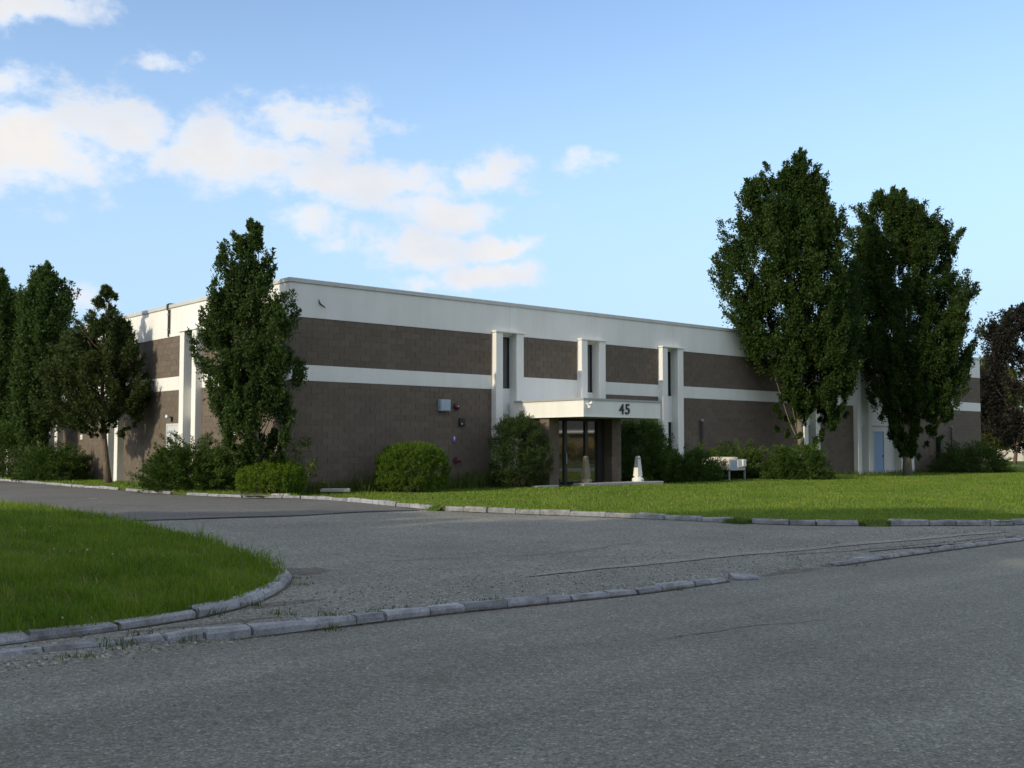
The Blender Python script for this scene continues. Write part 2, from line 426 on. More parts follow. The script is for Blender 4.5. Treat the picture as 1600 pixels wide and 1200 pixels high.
def fill_poly(name, poly, zf, m, step=.5, skirt=None):
    """triangulated polygon, refined by bisecting so that it can follow a height function"""
    import bmesh
    bm = bmesh.new()
    P = resample(poly + [poly[0]], step * 1.5)[:-1]
    vs = [bm.verts.new((p[0], p[1], 0)) for p in P]; f = bm.faces.new(vs)
    bmesh.ops.triangulate(bm, faces=[f])
    xs = [p[0] for p in P]; ys = [p[1] for p in P]
    for ax, lo, hi in ((0, min(xs), max(xs)), (1, min(ys), max(ys))):
        k = lo + step
        while k < hi:
            co = (k, 0, 0) if ax == 0 else (0, k, 0); no = (1, 0, 0) if ax == 0 else (0, 1, 0)
            bmesh.ops.bisect_plane(bm, geom=bm.verts[:] + bm.edges[:] + bm.faces[:], plane_co=co, plane_no=no); k += step
    X = np.array([v.co.x for v in bm.verts]); Y = np.array([v.co.y for v in bm.verts]); Z = zf(X, Y)
    for v, z in zip(bm.verts, Z): v.co.z = z
    bmesh.ops.recalc_face_normals(bm, faces=bm.faces)
    me = bpy.data.meshes.new(name); bm.to_mesh(me); bm.free()
    if len(me.polygons) and me.polygons[0].normal.z < 0: me.flip_normals()
    me.polygons.foreach_set('use_smooth', [True] * len(me.polygons))
    return tag(link(name, me, m), kind='structure')
def resample(pts, step):
    pts = [np.array(p, float) for p in pts]; out = [pts[0]]
    for a, b in zip(pts, pts[1:]):
        n = max(1, int(np.linalg.norm(b - a) / step + .5))
        for i in range(1, n + 1): out.append(a + (b - a) * i / n)
    return out
def curve(pts, n=8):
    """Catmull-Rom through points"""
    P = [np.array(p, float) for p in pts]; P = [2 * P[0] - P[1]] + P + [2 * P[-1] - P[-2]]; out = []
    for i in range(1, len(P) - 2):
        for k in range(n):
            t = k / n; a, b, c, d = P[i - 1:i + 3]
            out.append(.5 * (2 * b + (c - a) * t + (2 * a - 5 * b + 4 * c - d) * t * t + (3 * b - 3 * c + d - a) * t ** 3))
    out.append(P[-2]); return out

# one sheet to the horizon
mb = MB(); S = 3000; mb.add([(-S, -S, -.12), (S, -S, -.12), (S, S, -.12), (-S, S, -.12)], [(0, 1, 2, 3)])
tag(mb.build('ground', field_m), kind='structure')
# street: straight, parallel to the building
def kpt(t, s): return K0 + KD * t + KN * s
mb = MB(); q = [kpt(-120, .06), kpt(-120, -9.6), kpt(160, -9.6), kpt(160, .06)]
mb.add([(p[0], p[1], 0.0) for p in q], [(0, 1, 2, 3)]); tag(mb.build('street', street_m), kind='structure')

st_px = [(0, 1038), (340, 1005), (700, 960), (1000, 930), (1143, 909)]
KERB_A = [kpt(-16, .05)] + [kpt(-9, .02)] + [G(*p, 0.0) for p in st_px]
KERB_B = [G(1310, 885, 0.0), G(1420, 869, 0.0), G(1600, 845, 0.0)]
KERB_B = KERB_B + [kpt(22, kerb_s(*KERB_B[-1]) + .1), kpt(40, .2), kpt(90, .2)]
lawn_px = [(470, 780), (560, 786), (675, 797), (800, 803), (960, 809), (1138, 817), (1250, 821), (1350, 822), (1480, 821.5), (1600, 820)]
LK = [G(*p) for p in lawn_px]
LK = LK + [np.array([13.6, 24.2]), kpt(24, 3.2), kpt(44, 3.2), kpt(100, 3.2)]
LKc = curve(LK, 6)
strip_off = 2.55
SK = [CORNER + DL * 26 + NL * strip_off, CORNER + DL * 14 + NL * strip_off, CORNER + DL * 6 + NL * strip_off, CORNER + DL * 2.2 + NL * 2.5, CORNER + DL * .2 + NL * 1.9 + NF * 1.2, LK[0]]
SKc = curve(SK, 6)
isl_px = [(0, 790), (90, 801), (180, 815), (250, 831), (300, 845), (355, 862), (400, 878), (432, 893), (446, 904), (441, 917), (418, 932), (370, 950), (300, 966), (230, 978), (150, 990), (0, 1008)]
ISL = [G(*p) for p in isl_px]
ISL_IN = [np.array([-46.0, 50.0]), np.array([-24.0, 36.5])] + ISL + [kpt(-9, .75), kpt(-20, .6), kpt(-60, .6), np.array([-80.0, 0.0])]

apron_poly = [kpt(-120, -.02), kpt(100, -.02), kpt(100, 6), kpt(30, 6), kpt(20, 30), kpt(-20, 30), kpt(-30, 70), kpt(-120, 70)]
def undul(X, Y): return .012 * np.sin(X * 1.3 + Y * .7) * np.sin(Y * .9)
def drive_z(X, Y): return height(X, Y) + undul(X, Y)
def apron_z(X, Y):
    s = kerb_s(X, Y); return np.where(s < .12, -.012 + .057 * np.clip((s + .02) / .14, 0, 1), height(X, Y))
def apron_fine():
    # rows along the kerb direction, dense close to the kerb line
    ts = np.concatenate([np.arange(-120, -16, 4), np.arange(-16, 30, .5), np.arange(30, 101, 5)]); ss = np.array([-.02, .02, .06, .12, .3, .8, 1.5, 2.5, 4, 6, 9, 12, 16, 20, 26, 34, 50, 75])
    T, Sx = np.meshgrid(ts, ss); X = K0[0] + KD[0] * T + KN[0] * Sx; Y = K0[1] + KD[1] * T + KN[1] * Sx
    Z = apron_z(X, Y) + np.where(Sx > .1, .012 * np.sin(X * 1.3 + Y * .7) * np.sin(Y * .9), 0)
    V = np.stack([X.ravel(), Y.ravel(), Z.ravel()], 1); n = len(ts); I, J = np.meshgrid(np.arange(n - 1), np.arange(len(ss) - 1)); a = (J * n + I).ravel()
    o = link('driveway', np_mesh('driveway', V, np.stack([a, a + 1, a + 1 + n, a + n], 1)), apron_m); o.data.polygons.foreach_set('use_smooth', [True] * len(o.data.polygons)); tag(o, kind='structure')
apron_fine()
# the newer parking-lot surface beyond the tar seam
seam = [G(60, 824), G(175, 815), G(300, 812), G(420, 808), G(560, 801), G(655, 797.5)]
lot_poly = seam + [LK[1] + [.2, .4], LK[0] + [.3, .6]] + [p + np.array([.3, .3]) for p in reversed(SKc[:-1])] + [CORNER + DL * 60 + NL * 2.2, np.array([-90.0, 90.0]), np.array([-95.0, 50.0]), np.array([-46, 44.0]), np.array([-20, 30.0])]
def lotz(X, Y): return height(X, Y) + .012 * np.sin(X * 1.3 + Y * .7) * np.sin(Y * .9) + .016
fill_poly('parking_lot', [tuple(p) for p in lot_poly], lotz, lot_m, 2.0)
mb = MB()
ss = resample(curve(seam, 6), .35)
vt = []
for i, p in enumerate(ss):
    w = .022 + .018 * random.random(); j = random.uniform(-.02, .02); z = float(lotz(*p)) + .005
    vt += [(p[0] + .1 * w, p[1] - w + j, z - .012), (p[0], p[1] + w + j, z)]
mb.add(vt, [(2 * i, 2 * i + 2, 2 * i + 3, 2 * i + 1) for i in range(len(ss) - 1)])
tag(mb.build('asphalt_seam', tar_m), kind='structure')

def strip(name, line, w, zf, m, wob=.3):
    P = resample(curve(line, 6), .25); V = []
    for i, p in enumerate(P):
        a, b = P[max(i - 1, 0)], P[min(i + 1, len(P) - 1)]; t = (b - a) / np.linalg.norm(b - a); n_ = np.array([-t[1], t[0]]); e = min(1, i / 3, (len(P) - 1 - i) / 3)
        for sg in (-1, 1):
            q = p + n_ * (sg * w * e * random.uniform(1 - wob, 1 + wob) + random.uniform(-wob, wob) * w * .5); V.append((q[0], q[1], float(zf(*q))))
    return tag(MB().add(V, [(2 * i, 2 * i + 2, 2 * i + 3, 2 * i + 1) for i in range(len(P) - 1)]).build(name, m), kind='structure')
pale_m = mat('pale_asphalt_patch', rough=.95, build=b_asphalt((.225, .22, .19), .2, 60, .6, 1.8))
strip('asphalt_patch', [G(820, 902), G(960, 886), G(1100, 873), G(1250, 858), G(1400, 845), G(1580, 831)], .13, lambda x, y: drive_z(x, y) + .009, pale_m, .25)
def crack(pts, w, zf): 
    q = []
    P = resample([np.array(p) for p in pts], .35)
    for p in P: q.append(p + np.array([random.uniform(-.05, .05), random.uniform(-.05, .05)]))
    strip('crack', q, w, zf, tar_m, .6)
crack([G(1200, 869), G(1400, 855), G(1590, 842)], .014, lambda x, y: drive_z(x, y) + .009)
crack([G(1350, 862), G(1480, 857), G(1560, 848)], .03, lambda x, y: drive_z(x, y) + .009)
crack([G(560, 880), G(720, 872), G(900, 862), G(1010, 846)], .008, lambda x, y: drive_z(x, y) + .009)
crack([G(1030, 1000, 0), G(1190, 976, 0), G(1330, 968, 0)], .005, lambda x, y: .004)
# right lawn sheet, island, planting strip
lawn_poly = [tuple(p) for p in LKc] + [tuple(kpt(100, 60)), tuple(CORNER + DR * 46 + DL * 40), tuple(CORNER + DR * 45.9 - NF * .1), tuple(CORNER - NF * .1)]
def lawn_z(X, Y):
    d = poly_dist(LKc, X, Y, False); return height(X, Y) + .085 + .0 * d + .03 * smooth(.3, 3, d) + .03 * np.sin(X * .55) * np.sin(Y * .4) * smooth(1, 5, d) - .06 * smooth(14, 20, kerb_s(X, Y))
fill_poly('lawn', lawn_poly, lawn_z, turf_m, 1.0)
def isl_z(X, Y):
    d = poly_dist(ISL, X, Y, False); return height(X, Y) + .06 + .10 * smooth(0, 2.5, d)
isl_poly = [tuple(p) for p in ISL_IN]
fill_poly('verge', isl_poly, isl_z, turf_m, 1.0)
strip_poly = [tuple(p) for p in SKc] + [tuple(CORNER - NF * .1 + NL * 0), tuple(CORNER + DL * 44 - NL * .1), tuple(CORNER + DL * 44 + NL * 2.4)]
def strip_z(X, Y): return height(X, Y) + .09
fill_poly('planting_bed', strip_poly, strip_z, turf_m, 1.0)
# across the street (only seen mirrored in the entrance glass)
fill_poly('far_verge', [tuple(kpt(-60, -9.5)), tuple(kpt(-60, -60)), tuple(kpt(150, -60)), tuple(kpt(150, -9.5))], lambda X, Y: 0 * X + .08, turf_m, 8.0)

def skirt(name, line, ztop, out, m):
    P = [np.array(p) for p in line]; V = []
    for i, p in enumerate(P):
        a, b = P[max(i - 1, 0)], P[min(i + 1, len(P) - 1)]; t = (b - a) / np.linalg.norm(b - a); n_ = np.array([-t[1], t[0]]) * out; q = p - n_
        V += [(p[0], p[1], float(ztop(np.array([p[0]]), np.array([p[1]]))[0])), (q[0], q[1], float(height(*q)) - .02)]
    tag(MB().add(V, [(2 * i, 2 * i + 1, 2 * i + 3, 2 * i + 2) for i in range(len(P) - 1)]).build(name, m), kind='structure')
skirt('lawn_edge', LKc, lawn_z, -.03, turf_m)
skirt('bed_edge', SKc, strip_z, -.03, turf_m)
skirt('verge_edge', list(reversed(curve(ISL, 3))), isl_z, .03, turf_m)
# ------------------------------------------------------------------ kerb stones
def stone_mesh(k):
    r = random.Random(100 + k); sec = [(-.5, -1), (-.5, .74), (-.36, 1.0), (.36, 1.0), (.5, .74), (.5, -1)]; V = []; n = 4
    for i in range(n):
        x = (-.5, -.47, .47, .5)[i]; e = .88 if i in (0, 3) else 1.0
        for (y, z) in sec:
            V.append((x + r.uniform(-.025, .025), y * (e + r.uniform(-.10, .10)), (z * e if z > 0 else z) + (r.uniform(-.15, .10) if z > 0 else 0)))
    m = MB(); f = []
    for i in range(n - 1):
        for j in range(6):
            f.append((i * 6 + j, i * 6 + (j + 1) % 6, (i + 1) * 6 + (j + 1) % 6, (i + 1) * 6 + j))
    f += [tuple(range(6)), tuple(reversed(range(18, 24)))]; m.add(V, f); m.fixn = True
    return m.mesh('kerb_stone')
STONES = [stone_mesh(k) for k in range(9)]
for s_ in STONES: s_.materials.append(granite_m)
def kerb(name, line, width, top, zf, lmin, lmax, gaps=(), limit=None, jitter=.02, tilt=1.5):
    """stones laid along a line; gaps are (start, end) stretches in metres where stones are missing"""
    pts = resample(line, .1); P = np.array(pts); seg = np.r_[0, np.cumsum(np.linalg.norm(np.diff(P, axis=0), axis=1))]
    bed = MB(); bv = []; step = 6
    idx = list(range(0, len(P), step)) + [len(P) - 1]
    for i in idx:
        a = P[max(i - 2, 0)]; b = P[min(i + 2, len(P) - 1)]; d = (b - a) / (np.linalg.norm(b - a) + 1e-9); nrm = np.array([-d[1], d[0]])
        z = float(zf(*P[i]))
        for sg in (-1, 1):
            q = P[i] + nrm * sg * (width / 2 + .03); bv.append((q[0], q[1], z + .014))
    bed.add(bv, [(2 * i, 2 * i + 2, 2 * i + 3, 2 * i + 1) for i in range(len(idx) - 1)])
    root = tag(bed.build(name, dirt_m), kind='structure')
    t = 0.0; tot = seg[-1] if limit is None else min(limit, seg[-1])
    while t < tot - .1:
        L = random.uniform(lmin, lmax); g = [e for (s0, e) in gaps if s0 - .3 < t < e]
        if g: t = g[0]; continue
        for (s0, e) in gaps:
            if t < s0 < t + L: L = max(.2, s0 - t)
        t1 = min(t + L, tot); i0 = np.searchsorted(seg, t); i1 = min(np.searchsorted(seg, t1), len(P) - 1)
        a, b = P[i0], P[i1]; c = (a + b) / 2; d = b - a; ln = np.linalg.norm(d)
        if ln > .12:
            o = link('kerb_stone', STONES[random.randrange(9)], None, root)
            z = float(zf(*c)); jt = random.uniform(-jitter, jitter)
            tp_ = top(*c) if callable(top) else top
            o.scale = (ln - .006 - random.random() * .012, width, .12)
            o.location = (c[0] + random.uniform(-jitter, jitter) * .6, c[1] + random.uniform(-jitter, jitter) * .6, z + tp_ - .12 + jt)
            o.rotation_euler = (R(random.uniform(-tilt, tilt)), R(random.uniform(-tilt, tilt) * .6), math.atan2(d[1], d[0]) + R(random.uniform(-1, 1)))
        t = t1
    return root
zero = lambda x, y: 0.0
def off(line, d):
    P = [np.array(p) for p in line]; out = []
    for i in range(len(P)):
        a = P[max(i - 1, 0)]; b = P[min(i + 1, len(P) - 1)]; t = (b - a) / np.linalg.norm(b - a); out.append(P[i] + np.array([-t[1], t[0]]) * d)
    return out
kerb('street_kerb', off(KERB_A, .09), .15, lambda x, y: .10 - .05 * float(smooth(-3, 3, x)), zero, .28, .55, jitter=.012, tilt=1.6)
kerb('street_kerb', off(KERB_B, .09), .15, .05, zero, .26, .5, jitter=.010, limit=40)
def arc_at(line, p):
    P = np.array(resample(line, .1)); seg = np.r_[0, np.cumsum(np.linalg.norm(np.diff(P, axis=0), axis=1))]
    return seg[np.argmin(np.hypot(P[:, 0] - p[0], P[:, 1] - p[1]))]
gp = [(arc_at(LKc, G(a, b)), arc_at(LKc, G(c, d))) for a, b, c, d in ((676, 797, 690, 798), (1138, 817, 1165, 819), (1350, 822, 1388, 822))]
kerb('lawn_kerb', off(LKc, .06), .17, .115, lambda x, y: height(x, y), .55, .8, gaps=gp, jitter=.012, limit=60)
def sub_line(line, a, b):
    P = np.array(resample(line, .1)); seg = np.r_[0, np.cumsum(np.linalg.norm(np.diff(P, axis=0), axis=1))]; return [p for p in P[(seg >= a - .05) & (seg <= b + .05)]]
SOD = [sub_line(LKc, a, b) for a, b in gp]
for q in SOD: skirt('sod_slope', q, lambda X, Y: lawn_z(X, Y) + .004, .24, turf_m)
gs = [(arc_at(SKc, G(192, 767)), arc_at(SKc, G(212, 767.5))), (arc_at(SKc, G(340, 771)), arc_at(SKc, G(372, 772)))]
kerb('planting_bed_kerb', SKc, .16, .09, lambda x, y: height(x, y) + .016, .9, 1.7, gaps=gs, jitter=.012)
isl_line = ISL[7:] + [kpt(-9, .75), kpt(-14, .7)]
kerb('verge_kerb', off(curve(isl_line, 6), -.02), .16, .082, lambda x, y: height(x, y), .4, .8, jitter=.012, tilt=2.5)
o = link('kerb_stone', STONES[3], None); p = G(1163, 905, 0); o.location = (p[0], p[1], .0); o.scale = (.34, .2, .05); o.rotation_euler = (R(10), R(4), BROT - .5)
tag(o, 'loose granite kerb stone lying flat in the gap of the street kerb', 'kerb stone')
# broken asphalt edge: dirt and stones in the kerb gap
def patch(name, c, rx, ry, rot, zf, m, n=30, seed=1, lift=.008):
    r = random.Random(seed); V = [(c[0], c[1], float(zf(c[0], c[1])) + lift)]; kk = [1 + r.uniform(-.3, .25) for _ in range(n)]
    for q in (.5, 1.0):
        for i in range(n):
            a = 6.2832 * i / n; x, y = rx * kk[i] * q * math.cos(a), ry * kk[i] * q * math.sin(a)
            x, y = c[0] + x * math.cos(rot) - y * math.sin(rot), c[1] + x * math.sin(rot) + y * math.cos(rot)
            V.append((x, y, float(zf(x, y)) + (lift if q < 1 else -.004)))
    o = MB().add(V, [(0, 1 + i, 1 + (i + 1) % n) for i in range(n)] + [(1 + i, 1 + n + i, 1 + n + (i + 1) % n, 1 + (i + 1) % n) for i in range(n)]).build(name, m); return tag(o, kind='structure')
for i, (px, py, rx, ry) in enumerate([(1240, 893, .8, .16), (1300, 884, .35, .12)]):
    c = G(px, py, .0); patch('dirt_patch', c, rx, ry, BROT, lambda X, Y: max(0.0, float(apron_z(np.array(X), np.array(Y)))), grit_m, seed=4 + i)
for i, (px, py, rx, ry) in enumerate([(470, 893, .5, .5), (430, 945, .6, .16), (330, 975, .9, .1)]):
    c = G(px, py); patch('grit_patch', c, rx, ry, BROT, drive_z, grit_m, seed=14 + i)
pebble_m = mat('loose_stone', rough=.95, build=lambda t, b: t.l.new(t.ramp(island(t), [(0, (.035, .035, .035)), (.7, (.12, .118, .11)), (1, (.22, .215, .20))]), b.inputs['Base Color']))
def pebbles(name, pts, smin, smax, m):
    V = []; Fc = []
    for (x, y, z) in pts:
        s = random.uniform(smin, smax); b = len(V); a = random.random() * 6.28
        for k in range(4): V.append((x + s * math.cos(a + k * 1.57) * random.uniform(.7, 1.2), y + s * math.sin(a + k * 1.57) * random.uniform(.7, 1.2), z - .004))
        V.append((x + random.uniform(-.3, .3) * s, y, z + s * random.uniform(.5, 1.0)))
        Fc += [(b, b + 1, b + 4), (b + 1, b + 2, b + 4), (b + 2, b + 3, b + 4), (b + 3, b, b + 4)]
    o = link(name, np_mesh(name, np.array(V), np.array(Fc)), m); tag(o, kind='stuff'); return o
pp = []
while len(pp) < 2600:
    t_, s_ = random.uniform(-7, 14), abs(random.gauss(.2, 1.3)) + .15; p = kpt(t_, s_)
    if in_poly(isl_poly, np.array([p[0]]), np.array([p[1]]))[0] or in_poly(lawn_poly, np.array([p[0]]), np.array([p[1]]))[0]: continue
    pp.append((p[0], p[1], float(drive_z(*p)) + .002))
pebbles('gravel', pp, .005, .017, pebble_m)
pp = [(*kpt(random.uniform(-8, 10), -abs(random.gauss(0, .25)) - .02), .002) for _ in range(240)]
pebbles('street_grit', pp, .004, .010, pebble_m)

# ------------------------------------------------------------------ the building
BLD = empty('office_building', (CORNER[0], CORNER[1], 0), BROT)
tag(BLD, 'long two storey brown block office building with white fascia and narrow pillared windows', 'building')
LEN_F, LEN_L, TOP, FB, BT, BB = 45.85, 44.0, 6.8, 5.60, 4.12, 3.63
def bf(m, u0, u1, v0, v1, z0, z1): m.box(u0, u1, -v1, -v0, z0, z1)     # front wall: u along, v outwards
def bl(m, u0, u1, v0, v1, z0, z1): m.box(-v1, -v0, u0, u1, z0, z1)     # side wall
def bfb(m, u0, u1, v0, v1, z0, z1, b=.012): m.bevel_box(u0, u1, -v1, -v0, z0, z1, b)
def blb(m, u0, u1, v0, v1, z0, z1, b=.012): m.bevel_box(-v1, -v0, u0, u1, z0, z1, b)
# core: plain inner walls behind everything, roof slab
m = MB(); m.box(.32, LEN_F, .32, LEN_L, 0, 6.55); m.build('core_wall', mortar_m, BLD)
m = MB(); m.box(.1, LEN_F - .1, .1, LEN_L, 6.56, 6.64); m.build('roof', roof_m, BLD)
GRF = [8.15, 12.45, 17.15, 27.3, 32.0, 36.2]; GRL = [5.97, 12.9, 19.83, 26.8, 33.7]; GW = 1.33
blocks = []       # (wall key, u, z, length, height)
def block_panel(key, u0, u1, z0, z1, n):
    h = (z1 - z0) / n
    for i in range(n):
        u = u0 - (.2 if i % 2 else 0)
        while u < u1 - .02:
            a, b = max(u, u0), min(u + .4, u1)
            if b - a > .05: blocks.append((key, a, z0 + i * h, b - a, h))
            u += .4
walls = {}
for key, fn, ln, grs in (('f', bf, LEN_F, GRF), ('l', bl, LEN_L, GRL)):
    mw = MB(); edges = [0.0] + [e for g in grs for e in (g, g + GW)] + [ln]
    for i in range(0, len(edges), 2):
        u0, u1 = edges[i], edges[i + 1]
        if key == 'l' and i == 0: u0 = .055
        lower = True
        if key == 'f' and i == 2: lower = False
        if key == 'f' and i == 10: lower = False
        if lower: fn(mw, u0, u1, -.3, -.012, .0, BB); block_panel(key, u0, u1, .03, BB, 18)
        fn(mw, u0, u1, -.3, -.012, BT, FB); block_panel(key, u0, u1, BT, FB, 7)
    walls[key] = mw.build('wall', mortar_m, BLD)
# end wall on the right and back wall
m = MB(); m.box(LEN_F + .001, LEN_F + .3, .3, LEN_L, 0, TOP - .2); m.build('wall', mortar_m, BLD)
# single blocks: the 300 that show largest are objects, the rest one mesh per wall
def bpos(b):
    key, u, z, l, h = b
    return (u + l / 2, 0, z + h / 2) if key == 'f' else (0, u + l / 2, z + h / 2)
def bdist(b):
    x, y, z = bpos(b); p = CORNER + DR * x + DL * y
    hid = 8 if z < 1.0 else 0
    if b[0] == 'l' and y < 4.2: hid = 8                   # behind the corner tree
    return math.hypot(p[0], p[1]) + hid
blocks.sort(key=bdist)
mbk = MB(); mbk.box(-.5, .5, -.5, .5, -.5, .5); mbk = MB(); mbk.bevel_box(-.5, .5, -.5, .5, -.5, .5, .02); bme = mbk.mesh('concrete_block'); bme.materials.append(block_m)
for b in blocks[:300]:
    key, u, z, l, h = b; o = link('concrete_block', bme, None, walls[key]); pr = random.uniform(-.004, .004); x, y, zz = bpos(b)
    if key == 'f': o.scale = (l - .011, .06, h - .011); o.location = (x, .03 - pr, zz)
    else: o.scale = (.06, l - .011, h - .011); o.location = (.03 - pr, y, zz)
for key in 'fl':
    m = MB()
    for b in blocks[300:]:
        if b[0] != key: continue
        _, u, z, l, h = b; pr = random.uniform(-.004, .004)
        (bf if key == 'f' else bl)(m, u + .0055, u + l - .0055, -.06, pr, z + .0055, z + h - .0055)
    o = m.build('concrete_blocks', block_m, walls[key]); tag(o, kind='stuff')
# white bands, fascia, coping, pillars, windows
def uvspan(key): return (bf, bfb) if key == 'f' else (bl, blb)
for key, ln, grs in (('f', LEN_F, GRF), ('l', LEN_L, GRL)):
    fn, fnb = uvspan(key); s0 = -.02 if key == 'f' else .3
    # fascia in cast lengths
    fc = [s0] + list((9.0, 18.1, 27.2, 36.3) if key == 'f' else (8.6, 17.4, 26.2, 35.0)) + [ln]
    for a, b in zip(fc, fc[1:]):
        m = MB(); fn(m, a + (.004 if a > 1 else 0), b - (.004 if b < ln else 0), -.3, .02, FB, 6.66); m.build('fascia', white, BLD)
    cuts = [s0 - (.04 if key == 'f' else 0)] + [x for x in ((3.1, 9.3, 15.4, 21.5, 27.6, 33.7, 39.8) if key == 'f' else (5.2, 11.3, 17.4, 23.5, 29.6, 35.7))] + [ln + .03]
    for a, b in zip(cuts, cuts[1:]):
        m = MB(); fnb(m, a + .003, b - .003, -.35, .065, 6.66, 6.80, .012); m.build('coping', coping_m, BLD)
    edges = [0.0 if key == 'f' else .3] + [e for g in grs for e in (g, g + GW)] + [ln]
    for i in range(0, len(edges), 2):
        m = MB(); z0 = BB
        if key == 'f' and i == 2: z0 = 2.5
        if key == 'f' and i == 10: continue
        fn(m, edges[i], edges[i + 1], -.3, .006, z0, BT); m.build('white_band', white, BLD)
    for g in grs:
        for (a, b) in ((g, g + .33), (g + .98, g + GW)):
            m = MB(); fnb(m, a, b, -.3, .25, .02, 5.66, .012); m.build('pillar', white, BLD)
        m = MB(); fnb(m, g - .04, g + GW + .04, .02, .30, 5.66, 5.72, .008); m.build('pillar_cap', white, BLD)
        for nm, za, zb in (('spandrel', 2.6, 3.68), ('window_head', 5.55, FB), ('window_base', .02, .22)):
            m = MB(); fn(m, g + .33, g + .98, -.3, -.10, za, zb); m.build(nm, white, BLD)
        for (z0, z1) in ((3.68, 5.55), (.22, 2.6)):
            w = MB(); t_ = .045
            fn(w, g + .33, g + .33 + t_, -.3, -.16, z0, z1); fn(w, g + .98 - t_, g + .98, -.3, -.16, z0, z1)
            fn(w, g + .33 + t_, g + .98 - t_, -.3, -.16, z0, z0 + t_); fn(w, g + .33 + t_, g + .98 - t_, -.3, -.16, z1 - t_, z1)
            wo = w.build('window', frame_m, BLD)
            w = MB(); fn(w, g + .33 + t_, g + .98 - t_, -.29, -.2, z0 + t_, z1 - t_); w.build('pane', glass_m, wo)
# corner cap of fascia/side
# white panel with the blue door between the fifth and sixth pillar pair
m = MB(); bf(m, 33.33, 34.05, -.3, -.14, .02, BT); bf(m, 35.18, 36.2, -.3, -.14, .02, BT); bf(m, 34.05, 35.18, -.3, -.14, 2.42, BT); m.build('door_panel', white_low, BLD)
m = MB(); bf(m, 33.33, 35.5, -.139, -.10, 2.62, 2.66); m.build('door_drip_rail', trim_m, BLD)
m = MB(); bf(m, 34.05, 34.12, -.3, -.125, .06, 2.42); bf(m, 35.11, 35.18, -.3, -.125, .06, 2.42); bf(m, 34.12, 35.11, -.3, -.125, 2.35, 2.42); m.build('door_frame', white_low, BLD)
m = MB(); bfb(m, 34.13, 35.10, -.2, -.16, .08, 2.345, .006); d = m.build('door', blue_m, BLD)
m = MB(); bfb(m, 34.98, 35.04, -.158, -.10, 1.05, 1.12, .004); m.build('handle', black_m, d)
# grey door on the side wall
m = MB(); bl(m, 7.70, 7.76, -.05, .02, .05, 2.42); bl(m, 8.80, 8.86, -.05, .02, .05, 2.42); bl(m, 7.76, 8.80, -.05, .02, 2.36, 2.42); m.build('door_frame', greydoor_m, BLD)
m = MB(); blb(m, 7.77, 8.79, -.04, .008, .08, 2.355, .004); d = m.build('door', greydoor_m, BLD)
d['label'] = 'grey steel side door'
m = MB(); blb(m, 7.84, 7.9, .008, .06, 1.05, 1.12, .004); m.build('handle', steel_m, d)
# canopy over the entrance
CX0, CX1, CD, CZ0, CZ1 = 9.0, 12.9, 3.77, 2.60, 3.16
m = MB(); m.box(CX0, CX1, -CD, -.012, CZ0 + .02, CZ1)
canopy = m.build('canopy', white, BLD)
m = MB(); m.box(CX0 + .1, CX1 - .1, -CD + .1, -.26, CZ0, CZ0 + .018); m.build('soffit', ceil_m, canopy)
m = MB(); m.box(CX0 - .035, CX1 + .035, -CD - .035, -CD + .02, CZ1 - .01, CZ1 + .055); m.box(CX0 - .035, CX0 + .02, -CD + .021, -.27, CZ1 - .01, CZ1 + .055); m.box(CX1 - .02, CX1 + .035, -CD + .021, -.27, CZ1 - .01, CZ1 + .055); m.build('roof_edge', trim_m, canopy)
m = MB(); m.box(CX0 - .012, CX1 + .012, -CD - .012, -CD + .03, CZ0 - .015, CZ0 + .019); m.box(CX0 - .012, CX0 + .03, -CD + .031, -.27, CZ0 - .015, CZ0 + .019); m.build('bottom_trim', white, canopy)
def digit(ch, x, w, h):
    cu = bpy.data.curves.new('numeral', 'FONT'); cu.body = ch; cu.size = 1; cu.extrude = .02; cu.offset = .014
    to = bpy.data.objects.new('t', cu); COL.objects.link(to); bpy.context.view_layer.update()
    me = bpy.data.meshes.new_from_object(to.evaluated_get(bpy.context.evaluated_depsgraph_get())); bpy.data.objects.remove(to)
    V = np.array([v.co[:] for v in me.vertices]); mn, mx = V.min(0), V.max(0)
    for v in me.vertices:
        a = (v.co.x - mn[0]) / (mx[0] - mn[0]) * w; b = (v.co.y - mn[1]) / (mx[1] - mn[1]) * h; c = v.co.z * 1.0
        v.co = (x + a, -CD - .0225 - c * .5 - .002, 2.705 + b)
    me.materials.clear(); return link('numeral', me, black_m, canopy)
digit('4', 10.72, .25, .36); digit('5', 11.03, .23, .36)
# brick piers and glazed entrance
for (a, b) in ((9.10, 9.58), (12.28, 12.76)):
    m = MB(); m.box(a + .012, b - .012, -1.968, -1.512, .0, CZ0 - .002); pier = m.build('entrance_pier', mortar_m, BLD)
    n = 13; h = (CZ0 - .02) / n
    for i in range(n):
        z0 = i * h + .006; z1 = (i + 1) * h - .006; s = .2 if i % 2 else .28
        for (x0, x1) in ((a, a + s - .005), (a + s + .005, b)):
            q = random.uniform(-.003, .003); mm = MB(); mm.box(x0, x1, -1.98 + q, -1.5 - q, z0, z1); mm.build('concrete_block', block_m, pier)
GY = -1.52
ent = MB()
for (a, b) in ((9.585, 9.66), (10.22, 10.36), (11.28, 11.42), (11.95, 12.275)): ent.box(a, b, GY - .06, GY + .06, .12, CZ0 - .003)
for (a, b) in ((9.66, 10.22), (10.36, 11.28), (11.42, 11.95)): ent.box(a, b, GY - .05, GY + .05, .12, .24); ent.box(a, b, GY - .05, GY + .05, 2.5, CZ0 - .003)
ent.box(9.2, 9.28, GY + .08, -.27, .12, .24); ent.box(9.2, 9.28, GY + .08, -.27, 2.45, CZ0 - .003)
